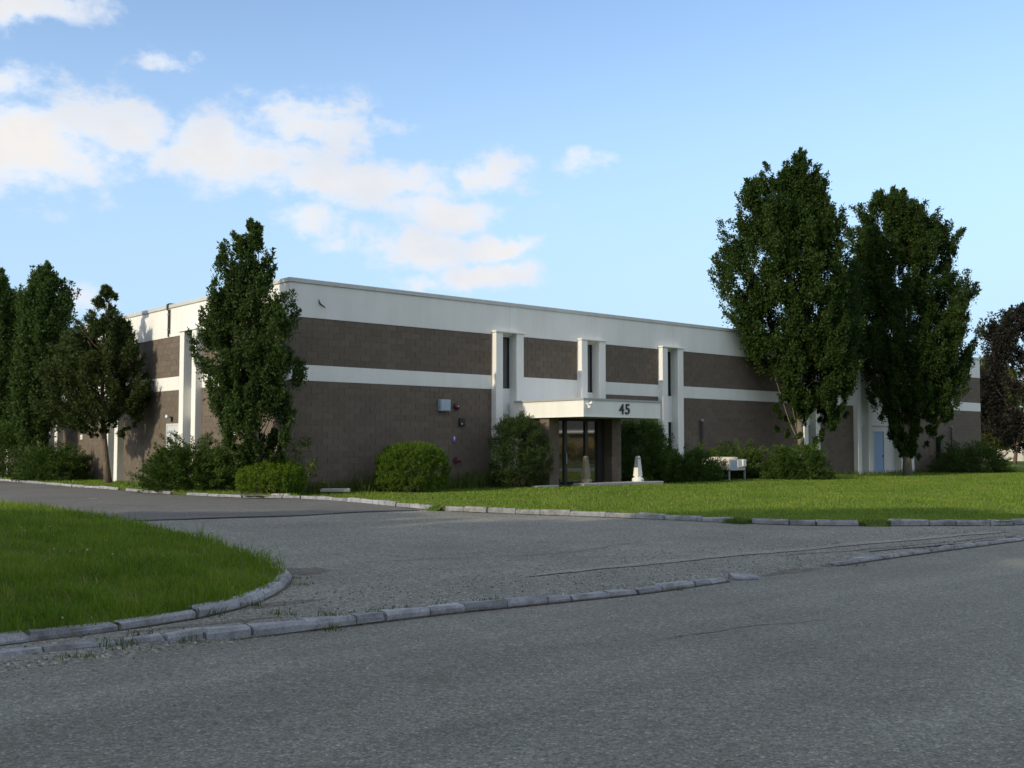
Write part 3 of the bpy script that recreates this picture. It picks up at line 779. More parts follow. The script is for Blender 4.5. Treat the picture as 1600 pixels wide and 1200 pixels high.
for y in (-1.4, -.85, -.35): ent.box(9.19, 9.29, y, y + .08, .12, CZ0 - .003)
entr = ent.build('entrance_glazing', frame_m, BLD)
for (a, b) in ((9.66, 10.22), (10.36, 11.28), (11.42, 11.95)):
    m = MB(); m.box(a, b, GY - .006, GY + .006, .24, 2.5); m.build('pane', glass_m, entr)
m = MB(); m.box(9.235, 9.247, GY + .1, -.27, .24, 2.45); m.build('pane', glass_m, entr)
m = MB(); m.tube([(10.29, GY - .07, .95), (10.29, GY - .11, .97), (10.29, GY - .11, 1.33), (10.29, GY - .07, 1.35)], .016, 8); m.build('handle', steel_m, entr)
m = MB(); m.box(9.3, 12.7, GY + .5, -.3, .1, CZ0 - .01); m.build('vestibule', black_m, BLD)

# ------------------------------------------------------------------ things on and near the building
def BW(x, y, z): p = CORNER + DR * x + DL * y; return (p[0], p[1], z)
def on_front(name, a, z, label, cat): return tag(empty(name, BW(a, 0, z), BROT), label, cat)
e = on_front('electrical_box', 5.96, 2.79, 'blue grey electrical box high on the brown front wall', 'electrical box')
m = MB(); m.bevel_box(-.22, .22, -.17, -.005, 0, .40, .012); m.build('cabinet', boxgrey_m, e)
m = MB(); m.bevel_box(-.19, .19, -.185, -.171, .03, .37, .006); m.build('lid', boxgrey_m, e)
m = MB(); m.lathe([(.03, 0), (.03, .012)], 10, Matrix.Translation((.0, -.186, .2)) @ Matrix.Rotation(R(90), 4, 'X')); m.build('latch', steel_m, e)
e = on_front('alarm_bell', 6.52, 2.97, 'round dark red alarm bell beside the grey electrical box', 'alarm bell')
m = MB(); m.lathe([(.05, 0), (.05, .06), (.125, .065), (.125, .085), (.10, .13), (.05, .15), (.012, .155)], 20, Matrix.Rotation(R(90), 4, 'X')); m.build('gong', red_m, e, True)
m = MB(); m.lathe([(.022, .155), (.022, .17), (.01, .175)], 10, Matrix.Rotation(R(90), 4, 'X')); m.build('bolt', whiteplastic_m, e)
e = on_front('strobe_box', 6.76, 2.30, 'small black box on the wall below the red bell', 'wall box')
m = MB(); m.bevel_box(-.12, .12, -.10, -.005, 0, .27, .01); m.build('housing', black_m, e)
m = MB(); m.bevel_box(-.06, -.02, -.11, -.1005, .05, .09, .003); m.build('button', whiteplastic_m, e)
e = on_front('wall_sign', 6.45, 1.72, 'small purple and white sign on the brown front wall', 'sign')
m = MB(); m.bevel_box(-.075, .075, -.025, -.005, 0, .24, .003); m.build('plate', purple_m, e)
m = MB(); m.box(-.035, .035, -.029, -.0255, .14, .2); m.box(-.018, .018, -.029, -.0255, .08, .139); m.build('emblem', whiteplastic_m, e)
e = on_front('hose_connection', 6.52, 1.12, 'dark red fire hose connection low on the front wall', 'hose connection')
m = MB(); m.lathe([(.11, 0.006), (.11, .02), (.05, .025), (.05, .09)], 14, Matrix.Rotation(R(90), 4, 'X')); m.build('flange', red_m, e)
for sx in (-1, 1):
    m = MB(); m.tube([(0, -.085, 0), (sx * .07, -.12, -.01), (sx * .12, -.17, -.02)], [.05, .048, .058], 12); m.build('inlet', red_m, e)
e = on_front('drain_pipe_stub', 6.98, .66, 'short dark pipe stub low on the wall by the weeds', 'pipe')
m = MB(); m.tube([(0, -.003, 0), (0, -.12, 0), (.03, -.17, -.03), (.03, -.17, -.09)], .045, 10); m.build('elbow', pipe_m, e)
e = on_front('broken_bracket', 1.08, 6.0, 'bent black bracket stub left on the white fascia near the corner', 'bracket')
m = MB(); m.tube([(-.06, -.025, .2), (-.05, -.05, .1), (.0, -.06, .04), (.08, -.06, -.0), (.16, -.05, -.04)], [.012, .022, .02, .018, .012], 6); m.tube([(0, -.022, .05), (0, -.07, .04)], .02, 6); m.build('rod', black_m, e)
e = on_front('flood_light', 9.12, 3.02, 'twin white security floodlight on the corner of the entrance canopy', 'floodlight'); e.location = BW(9.14, -CD, 3.02)
m = MB(); m.lathe([(.05, .014), (.05, .04)], 12, Matrix.Rotation(R(90), 4, 'X')); m.build('mount', whiteplastic_m, e)
for dx, dz in ((.0, -.12), (.09, .02)):
    m = MB(); M_ = Matrix.Translation((dx, -.12, dz)) @ Matrix.Rotation(R(70), 4, 'X') @ Matrix.Rotation(R(20 if dx else -20), 4, 'Y'); m.lathe([(.03, -.09), (.035, -.03), (.062, .04), (.058, .05)], 12, M_); m.build('lamp_head', whiteplastic_m, e, True)
    m = MB(); m.tube([(0, -.03, 0), (dx * .6, -.09, dz * .7)], .014, 6); m.build('arm', whiteplastic_m, e)
def wall_pipe(a, z0, z1, r, label, d=.12):
    e = on_front('vent_pipe', a, z0, label, 'pipe'); h = z1 - z0
    m = MB(); m.tube([(0, -d, 0), (0, -d, h - .1)], r, 10); m.build('riser', pipe_m, e)
    m = MB(); m.lathe([(r * 1.15, h - .1), (r * 1.5, h - .02), (r * .8, h)], 10, Matrix.Translation((0, -d, 0))); m.build('cap', steel_m, e)
    m = MB(); m.box(-r * 1.6, r * 1.6, -d, -.006, h * .5, h * .5 + .04); m.build('strap', steel_m, e)
wall_pipe(19.85, .05, 2.75, .06, 'tall dark vent pipe on the wall behind the air conditioner')
wall_pipe(42.0, .05, 2.75, .045, 'thin dark pipe on the wall by the far right shrub')
e = on_front('meter_cabinet', 40.6, .9, 'tall dark narrow cabinet on the wall at the far right shrub', 'cabinet')
m = MB(); m.bevel_box(-.2, .2, -.25, -.006, 0, 1.2, .01); m.build('cabinet_body', black_m, e)
m = MB(); m.bevel_box(-.17, .17, -.265, -.251, .04, 1.16, .004); m.build('cabinet_door', frame_m, e)
def on_side(name, L, z, label, cat): return tag(empty(name, BW(0, L, z), BROT - R(90)), label, cat)   # local +x runs back to the corner, -y outwards
e = on_side('roof_conduit', 8.75, 5.62, 'dark conduit climbing over the roof edge of the side wall', 'conduit')
m = MB(); m.tube([(0, -.05, 0), (0, -.05, .96), (0, -.11, 1.02), (0, -.11, 1.18), (0, -.04, 1.215), (0, .45, 1.215)], .035, 8); m.build('riser', pipe_m, e)
for z in (.25, .8):
    m = MB(); m.box(-.07, .07, -.09, -.021, z, z + .035); m.build('clamp', steel_m, e)
m = MB(); m.tube([(.1, -.04, .1), (.1, -.04, 1.0)], .015, 6); m.build('wire', pipe_m, e)
e = on_side('wall_lamp', 8.4, 2.62, 'small dark wall lamp above the grey side door', 'lamp')
m = MB(); m.tube([(0, -.006, 0), (0, -.1, .05), (0, -.16, .05)], .018, 8); m.build('arm', black_m, e)
m = MB(); m.lathe([(.03, .1), (.06, .06), (.1, .0), (.1, -.05)], 12, Matrix.Translation((0, -.18, .04)) @ Matrix.Rotation(R(25), 4, 'X')); m.build('lamp_shade', steel_m, e, True)
m = MB(); m.box(-.05, .05, -.02, -.006, -.12, .05); m.build('back_plate', black_m, e)
def notice(L, z, h, label):
    e = on_side('wall_notice', L, z, label, 'sign'); m = MB(); m.bevel_box(-.13, .13, -.022, -.006, 0, h, .003); m.build('plate', whiteplastic_m, e)
    m = MB()
    for zz in (.14, .5, .72): m.box(-.06, .06, -.0245, -.0225, h * zz, h * zz + h * .08)
    m.build('print', trim_m, e)
notice(17.5, 1.88, .45, 'white two part notice on the side wall left of the leaning juniper tree')
notice(3.5, 1.95, .42, 'white notice on the side wall beside the corner hornbeam trunk')
# step slab, posts
def ground_front(px, d): p = FP(px, d); return p
e = tag(empty('entrance_step', BW(10.15, -2.62, .1), BROT), 'long low whitish concrete step in front of the glazed entrance', 'step')
m = MB(); m.bevel_box(0, 1.6, 0, .56, -.05, .20, .02); m.bevel_box(1.61, 3.0, 0, .56, -.05, .20, .02); m.bevel_box(3.01, 4.25, 0, .56, -.05, .19, .02); m.build('slab', conc_m, e)
def post(loc, label, mm):
    e = tag(empty('bollard_post', loc, BROT), label, 'bollard', 'bollards on the entrance step')
    m = MB(); m.lathe([(.22, 0), (.22, .09), (.19, .14), (.135, .16), (.13, .21)], 20); m.build('base', mm, e)
    m = MB(); b0, b1 = .122, .066
    m.add([(sx * b0, sy * b0, .2) for sx, sy in ((-1, -1), (1, -1), (1, 1), (-1, 1))] + [(sx * b1, sy * b1, .90) for sx, sy in ((-1, -1), (1, -1), (1, 1), (-1, 1))] + [(sx * .045, sy * .045, .945) for sx, sy in ((-1, -1), (1, -1), (1, 1), (-1, 1))],
          [(0, 1, 5, 4), (1, 2, 6, 5), (2, 3, 7, 6), (3, 0, 4, 7), (4, 5, 9, 8), (5, 6, 10, 9), (6, 7, 11, 10), (7, 4, 8, 11), (8, 9, 10, 11)]); m.build('shaft', mm, e)
    m = MB(); m.bevel_box(-.035, .035, -.084, -.062, .83, .87, .004); m.build('top_slot', black_m, e)
    m = MB(); m.bevel_box(-.02, .02, -.232, -.205, .02, .055, .004); m.build('base_slot', black_m, e)
post(BW(13.28, -2.33, .29), 'white tapered bollard on the right end of the entrance step', whiteplastic_m)
post(BW(10.55, -2.33, .30), 'shade-darkened beige tapered bollard standing in front of the glass entrance door', shaded_beige_m)
m = MB(); m.bevel_box(-.55, .55, -.14, .14, -.03, .14, .04); o = m.build('edging_block', conc_m); o.location = BW(8.7, -2.2, .12); o.rotation_euler = (0, 0, BROT); tag(o, 'small pale concrete edging block left of the entrance pier', 'concrete block')
# wheel stop and flat cover
m = MB(); m.bevel_box(-.28, .28, -.1, .1, 0, .13, .035); o = m.build('wheel_stop', conc_m); p = G(439, 779); o.location = (p[0], p[1], float(height(*p)) + .01); o.rotation_euler = (0, 0, R(-8)); tag(o, 'short pale concrete wheel stop in front of the clipped corner yew', 'wheel stop')
m = MB(); m.bevel_box(-.45, .45, -.2, .2, 0, .11, .02); o = m.build('utility_cover', conc_m); p = G(524, 774); o.location = (p[0], p[1], float(height(*p)) + .1); o.rotation_euler = (0, 0, .1); tag(o, 'flat grey concrete cover lying in the grass near the building corner', 'cover')
m = MB(); m.bevel_box(-.28, .28, -.15, .15, 0, .30, .02); o = m.build('white_crate', whiteplastic_m); p = G(272, 766); o.location = (p[0], p[1], float(height(*p)) + .09); o.rotation_euler = (0, 0, -.8); tag(o, 'white block half hidden under the large spreading juniper', 'crate')
# air conditioner on a stand
ACX = 20.0
pac = FP(1139, 2.0); e = tag(empty('air_conditioner', (pac[0], pac[1], .1), BROT), 'beige rooftop style air conditioner on a steel stand by the front shrubs', 'air conditioner')
m = MB(); m.bevel_box(0, 1.1, 0, 1.45, .50, .96, .015); m.build('cabinet', acm, e)
m = MB(); m.box(.015, .018, .47, .485, .52, .94); m.box(-.004, -.001, .45, .46, .5, .96); m.build('panel_joint', trim_m, e)
for y in (.38, 1.07):
    m = MB(); m.lathe([(.33, .96), (.33, 1.03), (.29, 1.05)], 24, Matrix.Translation((.55, y, 0))); m.build('fan_guard', acm, e)
m = MB(); m.bevel_box(.55, .82, -.03, -.002, .62, .9, .006); m.bevel_box(.84, 1.06, -.08, -.002, .66, .94, .01); m.build('control_box', whiteplastic_m, e)
m = MB(); m.box(.06, .5, -.012, -.002, .58, .88); m.build('louvre_panel', boxgrey_m, e)
for x in (.0, 1.04):
    for y in (0, 1.39):
        m = MB(); m.box(x, x + .06, y, y + .06, .0, .499); m.build('leg', steel_m, e)
m = MB(); m.box(.061, 1.039, .01, .05, .03, .08); m.box(.061, 1.039, 1.4, 1.44, .03, .08); m.box(.01, .05, .061, 1.389, .03, .08); m.build('brace', steel_m, e)

# ------------------------------------------------------------------ plants
def unit(v): return v / (np.linalg.norm(v, axis=-1, keepdims=True) + 1e-9)
def leaves(P, D, size, asp, r):
    """pointed leaves: P base points, D long axis"""
    n = len(P); D = unit(D); sd = unit(np.cross(D, unit(r.normal(size=(n, 3))))); L = size * r.uniform(.6, 1.25, (n, 1)); W = L * asp
    V = np.stack([P - sd * W * .5, P + sd * W * .5, P + D * L], 1).reshape(-1, 3)
    return V, np.arange(3 * n).reshape(-1, 3)
def clump_leaves(C, A, length, radius, per, size, asp, r, spread=.8, droop=0.0):
    """leaves round short twigs: C twig starts, A twig directions"""
    n = len(C); per = int(per * 1.6); size = size * .82; k = per; A = unit(A); Cc = np.repeat(C, k, 0); Aa = np.repeat(A, k, 0); ln = np.repeat(length * r.uniform(.6, 1.3, n), k)[:, None]; rd = np.repeat(radius * r.uniform(.7, 1.3, n), k)[:, None]
    t = r.uniform(0, 1, (n * k, 1)); P = Cc + Aa * t * ln + r.normal(size=(n * k, 3)) * rd * (1.0 - .65 * t) * .6
    D = Aa * .8 + r.normal(size=(n * k, 3)) * spread; D[:, 2] -= droop
    return leaves(P, D, size, asp, r)
def profile_world(base, prof):
    """silhouette rows (pixel row, left, right) as heights and half widths at the tree's own distance"""
    Y = base[1]; rows = []
    for (py, xl, xr) in prof:
        d0 = px_dir(xl, py); d1 = px_dir(xr, py); t0 = Y / d0.y; t1 = Y / d1.y
        rows.append((CZ + (d0.z * t0 + d1.z * t1) / 2, d0.x * t0 - base[0], d1.x * t1 - base[0]))
    rows.sort(); return np.array(rows)
def tree(name, label, cat, base, z0, prof, mat_l, mat_b, n=700, per=100, size=.15, asp=.6, clen=.8, crad=.28, up=.9, depth=.9, trunk_r=.2, seed=1, group=None, limbs=10, lean=(0, 0), shell=.55, spread=.8, trunk_top=.75, limb_z=(.08, .35), holes=0, flat=None, droop=0, wexp=.95, fill=.34):
    r = np.random.default_rng(seed); rows = profile_world(base, prof) if not isinstance(prof, np.ndarray) else prof
    root = tag(empty(name, (base[0], base[1], z0)), label, cat, group)
    zz = r.uniform(rows[0, 0], rows[-1, 0], n * 6); wl = np.interp(zz, rows[:, 0], rows[:, 1]); wr = np.interp(zz, rows[:, 0], rows[:, 2]); hw = (wr - wl) / 2; cx = (wr + wl) / 2
    hw_max = hw.max(); keep = r.uniform(0, 1, len(zz)) < (hw / hw.max()) ** wexp + .03; zz, hw, cx = zz[keep][:n], hw[keep][:n], cx[keep][:n]; n = len(zz)
    an = r.uniform(0, 2 * np.pi, n); rad = np.where(r.uniform(0, 1, n) < shell, r.uniform(.6, .92, n), np.sqrt(r.uniform(0, 1, n)) * .85)
    lump = 1 + .10 * np.sin(an * 3 + zz * 1.3 + seed) * np.sin(zz * 2.1 + an * 2)
    rad = np.minimum(rad * lump, 1.02)
    rx = np.maximum(hw - crad * .9, hw * .5); x = cx + rad * rx * np.cos(an); y = depth * rad * rx * np.sin(an)
    if flat is not None: y = y * flat
    z = zz - z0 - clen * .55
    C = np.stack([x, y, z], 1); hn = (z - z.min()) / (z.max() - z.min() + 1e-6)
    A = np.stack([np.cos(an) * rad, np.sin(an) * rad, np.full(n, up) + .5 * hn], 1) + r.normal(size=(n, 3)) * .22
    # leafy boughs that run up and out to the outline, so that it reads as tufts with gaps between
    nb = max(8, n // 10); zb = r.uniform(rows[0, 0] + .05 * (rows[-1, 0] - rows[0, 0]), rows[-1, 0], nb); wlb = np.interp(zb, rows[:, 0], rows[:, 1]); wrb = np.interp(zb, rows[:, 0], rows[:, 2])
    ab = r.uniform(0, 2 * np.pi, nb); hb = (wrb - wlb) / 2; hb = np.maximum(hb - crad * .35, hb * .6); E = np.stack([(wrb + wlb) / 2 + hb * np.cos(ab) * r.uniform(.8, 1.16, nb), depth * (flat or 1) * hb * np.sin(ab), zb - z0], 1)
    St = np.stack([E[:, 0] * .35, E[:, 1] * .35, E[:, 2] - up * (1.2 + hb * .9)], 1); St[:, 2] = np.maximum(St[:, 2], rows[0, 0] - z0)
    kb = 12; tt = np.tile(np.linspace(.3, 1.04, kb), nb)[:, None]; S2, E2 = np.repeat(St, kb, 0), np.repeat(E, kb, 0); Cb = S2 + (E2 - S2) * tt + r.normal(size=(nb * kb, 3)) * crad * (1.15 - .95 * tt); Ab = unit(E2 - S2) * 1.1 + r.normal(size=(nb * kb, 3)) * .25
    Cb[:, 2] -= clen * .7
    sel = r.uniform(0, 1, n) < fill; C, A = np.concatenate([C[sel], Cb]), np.concatenate([A[sel], Ab]); n = len(C)
    for _ in range(holes):
        i = r.integers(0, n); k = np.linalg.norm((C - C[i]) * [1, .6, .8], axis=1) > r.uniform(.09, .19) * hw_max; C, A = C[k], A[k]; n = len(C)
    zl = C[:, 2] + z0 + clen * .3; lw = (np.interp(zl, rows[:, 0], rows[:, 2]) - np.interp(zl, rows[:, 0], rows[:, 1])) / 2; sc_ = np.clip(lw / (hw_max * .6), .38, 1.0)
    V, Fq = clump_leaves(C, A, clen * sc_, crad * sc_, per, size, asp, r, spread, droop)
    link('crown', np_mesh('crown', V, Fq), mat_l, root)
    m = MB(); H = rows[-1, 0] - z0; c_top = np.interp(z0 + H * trunk_top, rows[:, 0], (rows[:, 1] + rows[:, 2]) / 2); steps = 9
    def tp(f): return Vector((lean[0] * (f - 1) * f * 4 * 0 + c_top * f ** 1.3 + lean[0] * math.sin(f * 3.1), lean[1] * math.sin(f * 3.1), f * H * trunk_top - .05))
    m.tube([tp(i / steps) for i in range(steps + 1)], [trunk_r * (1.25 if i == 0 else 1) * (1 - .88 * i / steps) for i in range(steps + 1)], 10)
    for i in range(limbs):
        f = r.uniform(*limb_z) ; s = tp(f / trunk_top); j = r.integers(0, n); e = Vector(C[j]); e.x *= .72; e.y *= .72
        if e.z < s.z + .8: e.z = s.z + .8
        e.z = min(e.z, C[:, 2].max() * .93)
        mid = s.lerp(e, .45); mid.z -= (e.z - s.z) * .08; r0 = trunk_r * r.uniform(.2, .34)
        m.tube([s, s.lerp(mid, .5), mid, mid.lerp(e, .5), e], [r0, r0 * .8, r0 * .6, r0 * .4, .012], 7)
    m.build('trunk', mat_b, root, True)
    return root
prA = [(338, 397, 404), (350, 374, 410), (362, 366, 415), (372, 354, 419), (390, 337, 424), (404, 334, 430), (420, 348, 430), (440, 338, 428), (458, 331, 444), (472, 328, 456), (508, 324, 457), (535, 300, 456), (555, 297, 466), (572, 308, 470), (590, 332, 462), (620, 338, 453), (652, 352, 450), (680, 372, 444), (704, 380, 432), (722, 394, 418)]
prB = [(229, 1218, 1252), (249, 1198, 1278), (272, 1186, 1284), (300, 1157, 1293), (332, 1143, 1315), (358, 1142, 1317), (381, 1122, 1325), (407, 1124, 1330), (433, 1121, 1332), (459, 1132, 1332), (482, 1138, 1333), (507, 1178, 1338), (536, 1204, 1340), (565, 1210, 1346), (588, 1216, 1327), (610, 1223, 1307), (630, 1230, 1288), (653, 1234, 1275), (679, 1244, 1262)]
prC = [(293, 1380, 1420), (308, 1352, 1432), (323, 1343, 1442), (349, 1334, 1478), (387, 1333, 1493), (421, 1331, 1486), (450, 1330, 1509), (479, 1330, 1511), (507, 1335, 1509), (536, 1345, 1518), (552, 1362, 1520), (578, 1372, 1506), (604, 1382, 1486), (630, 1389, 1470), (653, 1393, 1447), (679, 1399, 1431), (701, 1408, 1424)]
prD = [(404, 72, 79), (424, 60, 90), (445, 44, 105), (463, 34, 112), (489, 32, 98), (514, 30, 91), (542, 25, 90), (590, 20, 88), (637, 25, 85), (680, 42, 76)]
prE = [(414, -4, 3), (428, -10, 8), (450, -30, 20), (480, -40, 32), (550, -45, 38), (620, -40, 38), (690, -20, 20)]
prK = [(440, 163, 173), (455, 157, 180), (463, 150, 186), (485, 126, 203), (507, 129, 196), (527, 106, 197), (549, 76, 217), (574, 68, 219), (596, 74, 233), (622, 72, 230), (641, 82, 192), (655, 114, 178), (667, 144, 172)]
GRP = 'columnar hornbeams round the building'
bA = LP(405, 1.25); tree('hornbeam_tree', 'narrow dark green hornbeam at the near corner of the building', 'tree', bA, .12, prA, hornA_leaf, bark_m, n=900, per=62, size=.115, clen=.48, crad=.15, depth=.62, trunk_r=.10, seed=3, group=GRP, limbs=20, limb_z=(.02, .3), up=1.35, flat=.85, holes=45, wexp=.8)
bB = FP(1253, 1.9); tree('hornbeam_tree', 'tallest hornbeam, left of the pair before the right half of the facade', 'tree', bB, .1, prB, horn_leaf, bark_m, n=1700, per=88, size=.15, clen=.72, crad=.25, depth=.72, trunk_r=.16, seed=8, group=GRP, limbs=18, up=1.15, holes=44, flat=.75, wexp=.45, fill=.42)
bC = FP(1417, 2.4); tree('hornbeam_tree', 'broad dark hornbeam beside the blue door, right of the facade pair', 'tree', bC, .1, prC, horn_leaf, bark_m, n=1550, per=88, size=.15, clen=.72, crad=.25, depth=.72, trunk_r=.21, seed=9, group=GRP, limbs=18, up=1.15, holes=40, flat=.8, wexp=.45, fill=.42)
bD = LP(62, 1.4); tree('hornbeam_tree', 'hornbeam with splayed top at the far end of the side wall', 'tree', bD, .12, prD, hornA_leaf, bark_m, n=900, per=46, size=.155, clen=.6, crad=.2, depth=.8, trunk_r=.11, wexp=.5, seed=12, group=GRP, limbs=14, up=1.5, holes=60, flat=.8, fill=.25)
bE = LP(4, 1.5); tree('hornbeam_tree', 'hornbeam cut by the left edge of the picture', 'tree', bE, .12, prE, hornA_leaf, bark_m, n=900, per=46, size=.155, clen=.6, crad=.2, depth=.8, trunk_r=.11, wexp=.5, seed=15, group=GRP, limbs=12, up=1.5, flat=.8, holes=40)
bK = LP(171, 1.35); tree('juniper_tree', 'leaning juniper tree with ragged crown against the sunlit side wall', 'tree', bK, .14, prK, conif_leaf, bark_d, n=1300, per=52, size=.145, asp=.36, clen=.42, crad=.16, depth=.6, trunk_r=.13, seed=21, limbs=20, limb_z=(.28, .7), up=.42, lean=(-.22, 0), trunk_top=.9, holes=42, flat=.9, wexp=.4, fill=.36)
bP = np.array([px_dir(1583, 697).x * 84, 84.0])
prP = [(472, 1592, 1630), (488, 1572, 1660), (505, 1550, 1690), (530, 1546, 1710), (560, 1538, 1725), (600, 1533, 1730), (640, 1534, 1725), (668, 1545, 1705), (690, 1560, 1660)]
tree('copper_beech_tree', 'very dark leaved tree at the right edge beyond the building', 'tree', bP, .05, prP, purple_leaf, bark_d, n=900, per=46, size=.26, clen=.95, crad=.4, up=.35, trunk_r=.14, seed=31, limbs=12, depth=.9, holes=40)
bO = np.array([px_dir(1550, 697).x * 96, 96.0])
tree('maple_tree', 'olive green tree half hidden behind the dark right edge tree', 'tree', bO, .05, [(556, 1536, 1560), (590, 1522, 1580), (640, 1520, 1590), (690, 1530, 1580)], olive_leaf, bark_d, n=420, per=60, size=.26, clen=1.0, crad=.45, up=.4, trunk_r=.15, seed=33, limbs=8)

def shrub(name, label, base, z0, rx, ry, h, mat_l, rot=0.0, style='juniper', n=260, per=60, size=.09, asp=.3, clen=.4, crad=.12, seed=1, group=None, skew=0.0, cat='shrub'):
    r = np.random.default_rng(seed); root = tag(empty(name, (base[0], base[1], z0), rot), label, cat, group)
    an = r.uniform(0, 2 * np.pi, n)
    if style == 'clipped':
        ph = np.arccos(r.uniform(-.55, 1, n)); e1, e2 = (.95, .95) if ry < .9 else (.78, .85)
        sg = lambda v, p: np.sign(v) * np.abs(v) ** p
        N = np.stack([sg(np.sin(ph), e1) * sg(np.cos(an), e2), sg(np.sin(ph), e1) * sg(np.sin(an), e2), sg(np.cos(ph), e1)], 1)
        k = np.where(r.uniform(0, 1, n) < .75, .9, r.uniform(.4, .9, n))[:, None]
        C = N * k * [rx - .08, ry - .08, h * .56] + [0, 0, h * .46]; A = N + r.normal(size=(n, 3)) * .35 + [0, 0, .35]; sp = .7
    elif style == 'juniper':
        tier = r.uniform(0, 1, n); el = np.arcsin(tier) * .95; rr = np.where(r.uniform(0, 1, n) < .72, r.uniform(.72, 1.0, n), np.sqrt(r.uniform(.05, 1, n)))
        lump = 1 + .16 * np.sin(an * 3 + seed) + .12 * np.sin(an * 5 + tier * 6 + seed * 2)
        C = np.stack([np.cos(an) * np.cos(el) * rx, np.sin(an) * np.cos(el) * ry, np.sin(el) * h * .9], 1) * (rr * lump)[:, None] * .88 + [0, 0, .06]
        C[:, 2] *= 1 - skew * C[:, 0] / rx
        A = np.stack([np.cos(an), np.sin(an), .25 + tier * .55], 1) + r.normal(size=(n, 3)) * .3; sp = .42
    else:
        t = r.uniform(0, 1, n); w = np.interp(t, [0, .25, .6, .9, 1], [.75, 1, .95, .55, .25]); rr = np.where(r.uniform(0, 1, n) < .7, r.uniform(.75, 1, n), np.sqrt(r.uniform(0, 1, n)))
        lump = 1 + .13 * np.sin(an * 3 + t * 5 + seed)
        C = np.stack([np.cos(an) * w * rx * rr * lump, np.sin(an) * w * ry * rr * lump, t * h * .9 + .03], 1); A = np.stack([np.cos(an) * .7, np.sin(an) * .7, .6 + .6 * t], 1) + r.normal(size=(n, 3)) * .35; sp = .7
    C[:, 2] = np.maximum(C[:, 2], .04)
    V, Fq = clump_leaves(C, A, clen, crad, per, size, asp, r, sp); V[:, 2] = np.maximum(V[:, 2], .0)
    link('foliage', np_mesh('foliage', V, Fq), mat_l, root)
    m = MB()
    for i in range(9):
        j = r.integers(0, n); e = Vector(C[j]) * .85; s = Vector((r.uniform(-.12, .12), r.uniform(-.12, .12), -.05)); md = s.lerp(e, .5); md.z *= .8
        m.tube([s, md, e], [.04, .028, .01], 6)
    m.build('stem', bark_d, root)
    return root
ANG_L = math.atan2(DL[1], DL[0])
GS = 'foundation shrubs along the walls'
for i, (b, rx, ry, rot) in enumerate(((LP(302, 1.3), 2.3, 1.1, ANG_L), (LP(405, 1.2), 1.2, .8, ANG_L), (LP(83, 1.4), 2.2, 1.0, ANG_L), (LP(171, 1.3), .6, .5, ANG_L), (FP(645, 1.7), 1.5, 1.3, BROT), (FP(811, 1.5), 1.4, 1.1, BROT), (FP(1040, 1.5), 3.2, 1.4, BROT), (FP(1200, 1.6), 4.2, 1.7, BROT), (FP(1417, 2.4), 1.1, .9, BROT), (FP(1520, 2.2), 2.7, 1.8, BROT))):
    f_ = (lambda X, Y: float(strip_z(np.array(X), np.array(Y)))) if i < 4 else (lambda X, Y: float(lawn_z(np.array([X]), np.array([Y]))[0]))
    patch('mulch', b, rx, ry, rot, f_, dirt_m, seed=40 + i, lift=.035)
b = G(300, 766); b = LP(302, 1.35); shrub('juniper_shrub', 'large spreading juniper beside the corner hornbeam and the grey side door', b, .14, 1.95, 1.25, 1.75, juni_leaf, ANG_L, n=620, per=54, seed=41, group=GS, size=.115, clen=.5)
b = np.array([px_dir(425, 697).x * 31.9, 31.9]); shrub('clipped_yew', 'low clipped yew in sun-brightened green at the near corner of the building', b, .14, 1.06, .85, 1.0, sunlit_yew_leaf, 0, 'clipped', n=900, per=38, size=.06, asp=.4, clen=.16, crad=.09, seed=42, group=GS)
b = FP(645, 1.7); shrub('clipped_yew', 'rounded clipped yew alone against the brown front wall', b, .1, 1.22, 1.0, 1.5, yew_leaf, BROT, 'clipped', n=1100, per=38, size=.065, asp=.4, clen=.18, crad=.10, seed=43, group=GS)
b = LP(83, 1.5); shrub('juniper_shrub', 'dark spreading juniper between the juniper tree and the far hornbeams', b, .14, 1.75, 1.2, 1.55, juni_leaf, ANG_L, n=480, per=50, seed=44, group=GS, size=.115, clen=.5)
b = LP(24, 1.5); shrub('juniper_shrub', 'tall dark juniper bush under the hornbeams at the left edge', b, .14, 1.5, 1.2, 2.5, juni_leaf, ANG_L, 'bushy', n=420, per=50, seed=45, group=GS, size=.125, asp=.3, clen=.45, crad=.18)
b = FP(811, 1.55); shrub('yew_bush', 'tall shaggy yew bush left of the entrance pier', b, .1, 1.02, .85, 2.55, bush_leaf, BROT, 'bushy', n=480, per=57, size=.08, asp=.35, clen=.32, crad=.15, seed=46, group=GS)
b = FP(1000, 1.35); shrub('juniper_shrub', 'tall dark juniper just right of the entrance pier', b, .1, 1.25, 1.0, 2.35, juni_leaf, BROT, 'bushy', n=420, per=50, size=.115, asp=.3, clen=.5, crad=.16, seed=47, group=GS, skew=.2)
b = FP(1058, 1.5); shrub('juniper_shrub', 'wide dark juniper between the white bollard and the air conditioner', b, .1, 2.0, 1.3, 1.62, juni_leaf, BROT, n=560, per=50, size=.115, clen=.5, seed=48, group=GS, skew=.15)
b = FP(1152, .9); shrub('juniper_shrub', 'bright green juniper right behind the air conditioner', b, .1, 2.0, .75, 1.65, junil_leaf, BROT, n=420, per=46, size=.125, clen=.5, seed=49, group=GS)
b = FP(1247, 3.0); shrub('juniper_shrub', 'rounded green juniper at the foot of the tallest hornbeam', b, .1, 1.65, .95, 1.72, juni_leaf, BROT, n=440, per=46, size=.125, clen=.45, seed=50, group=GS)
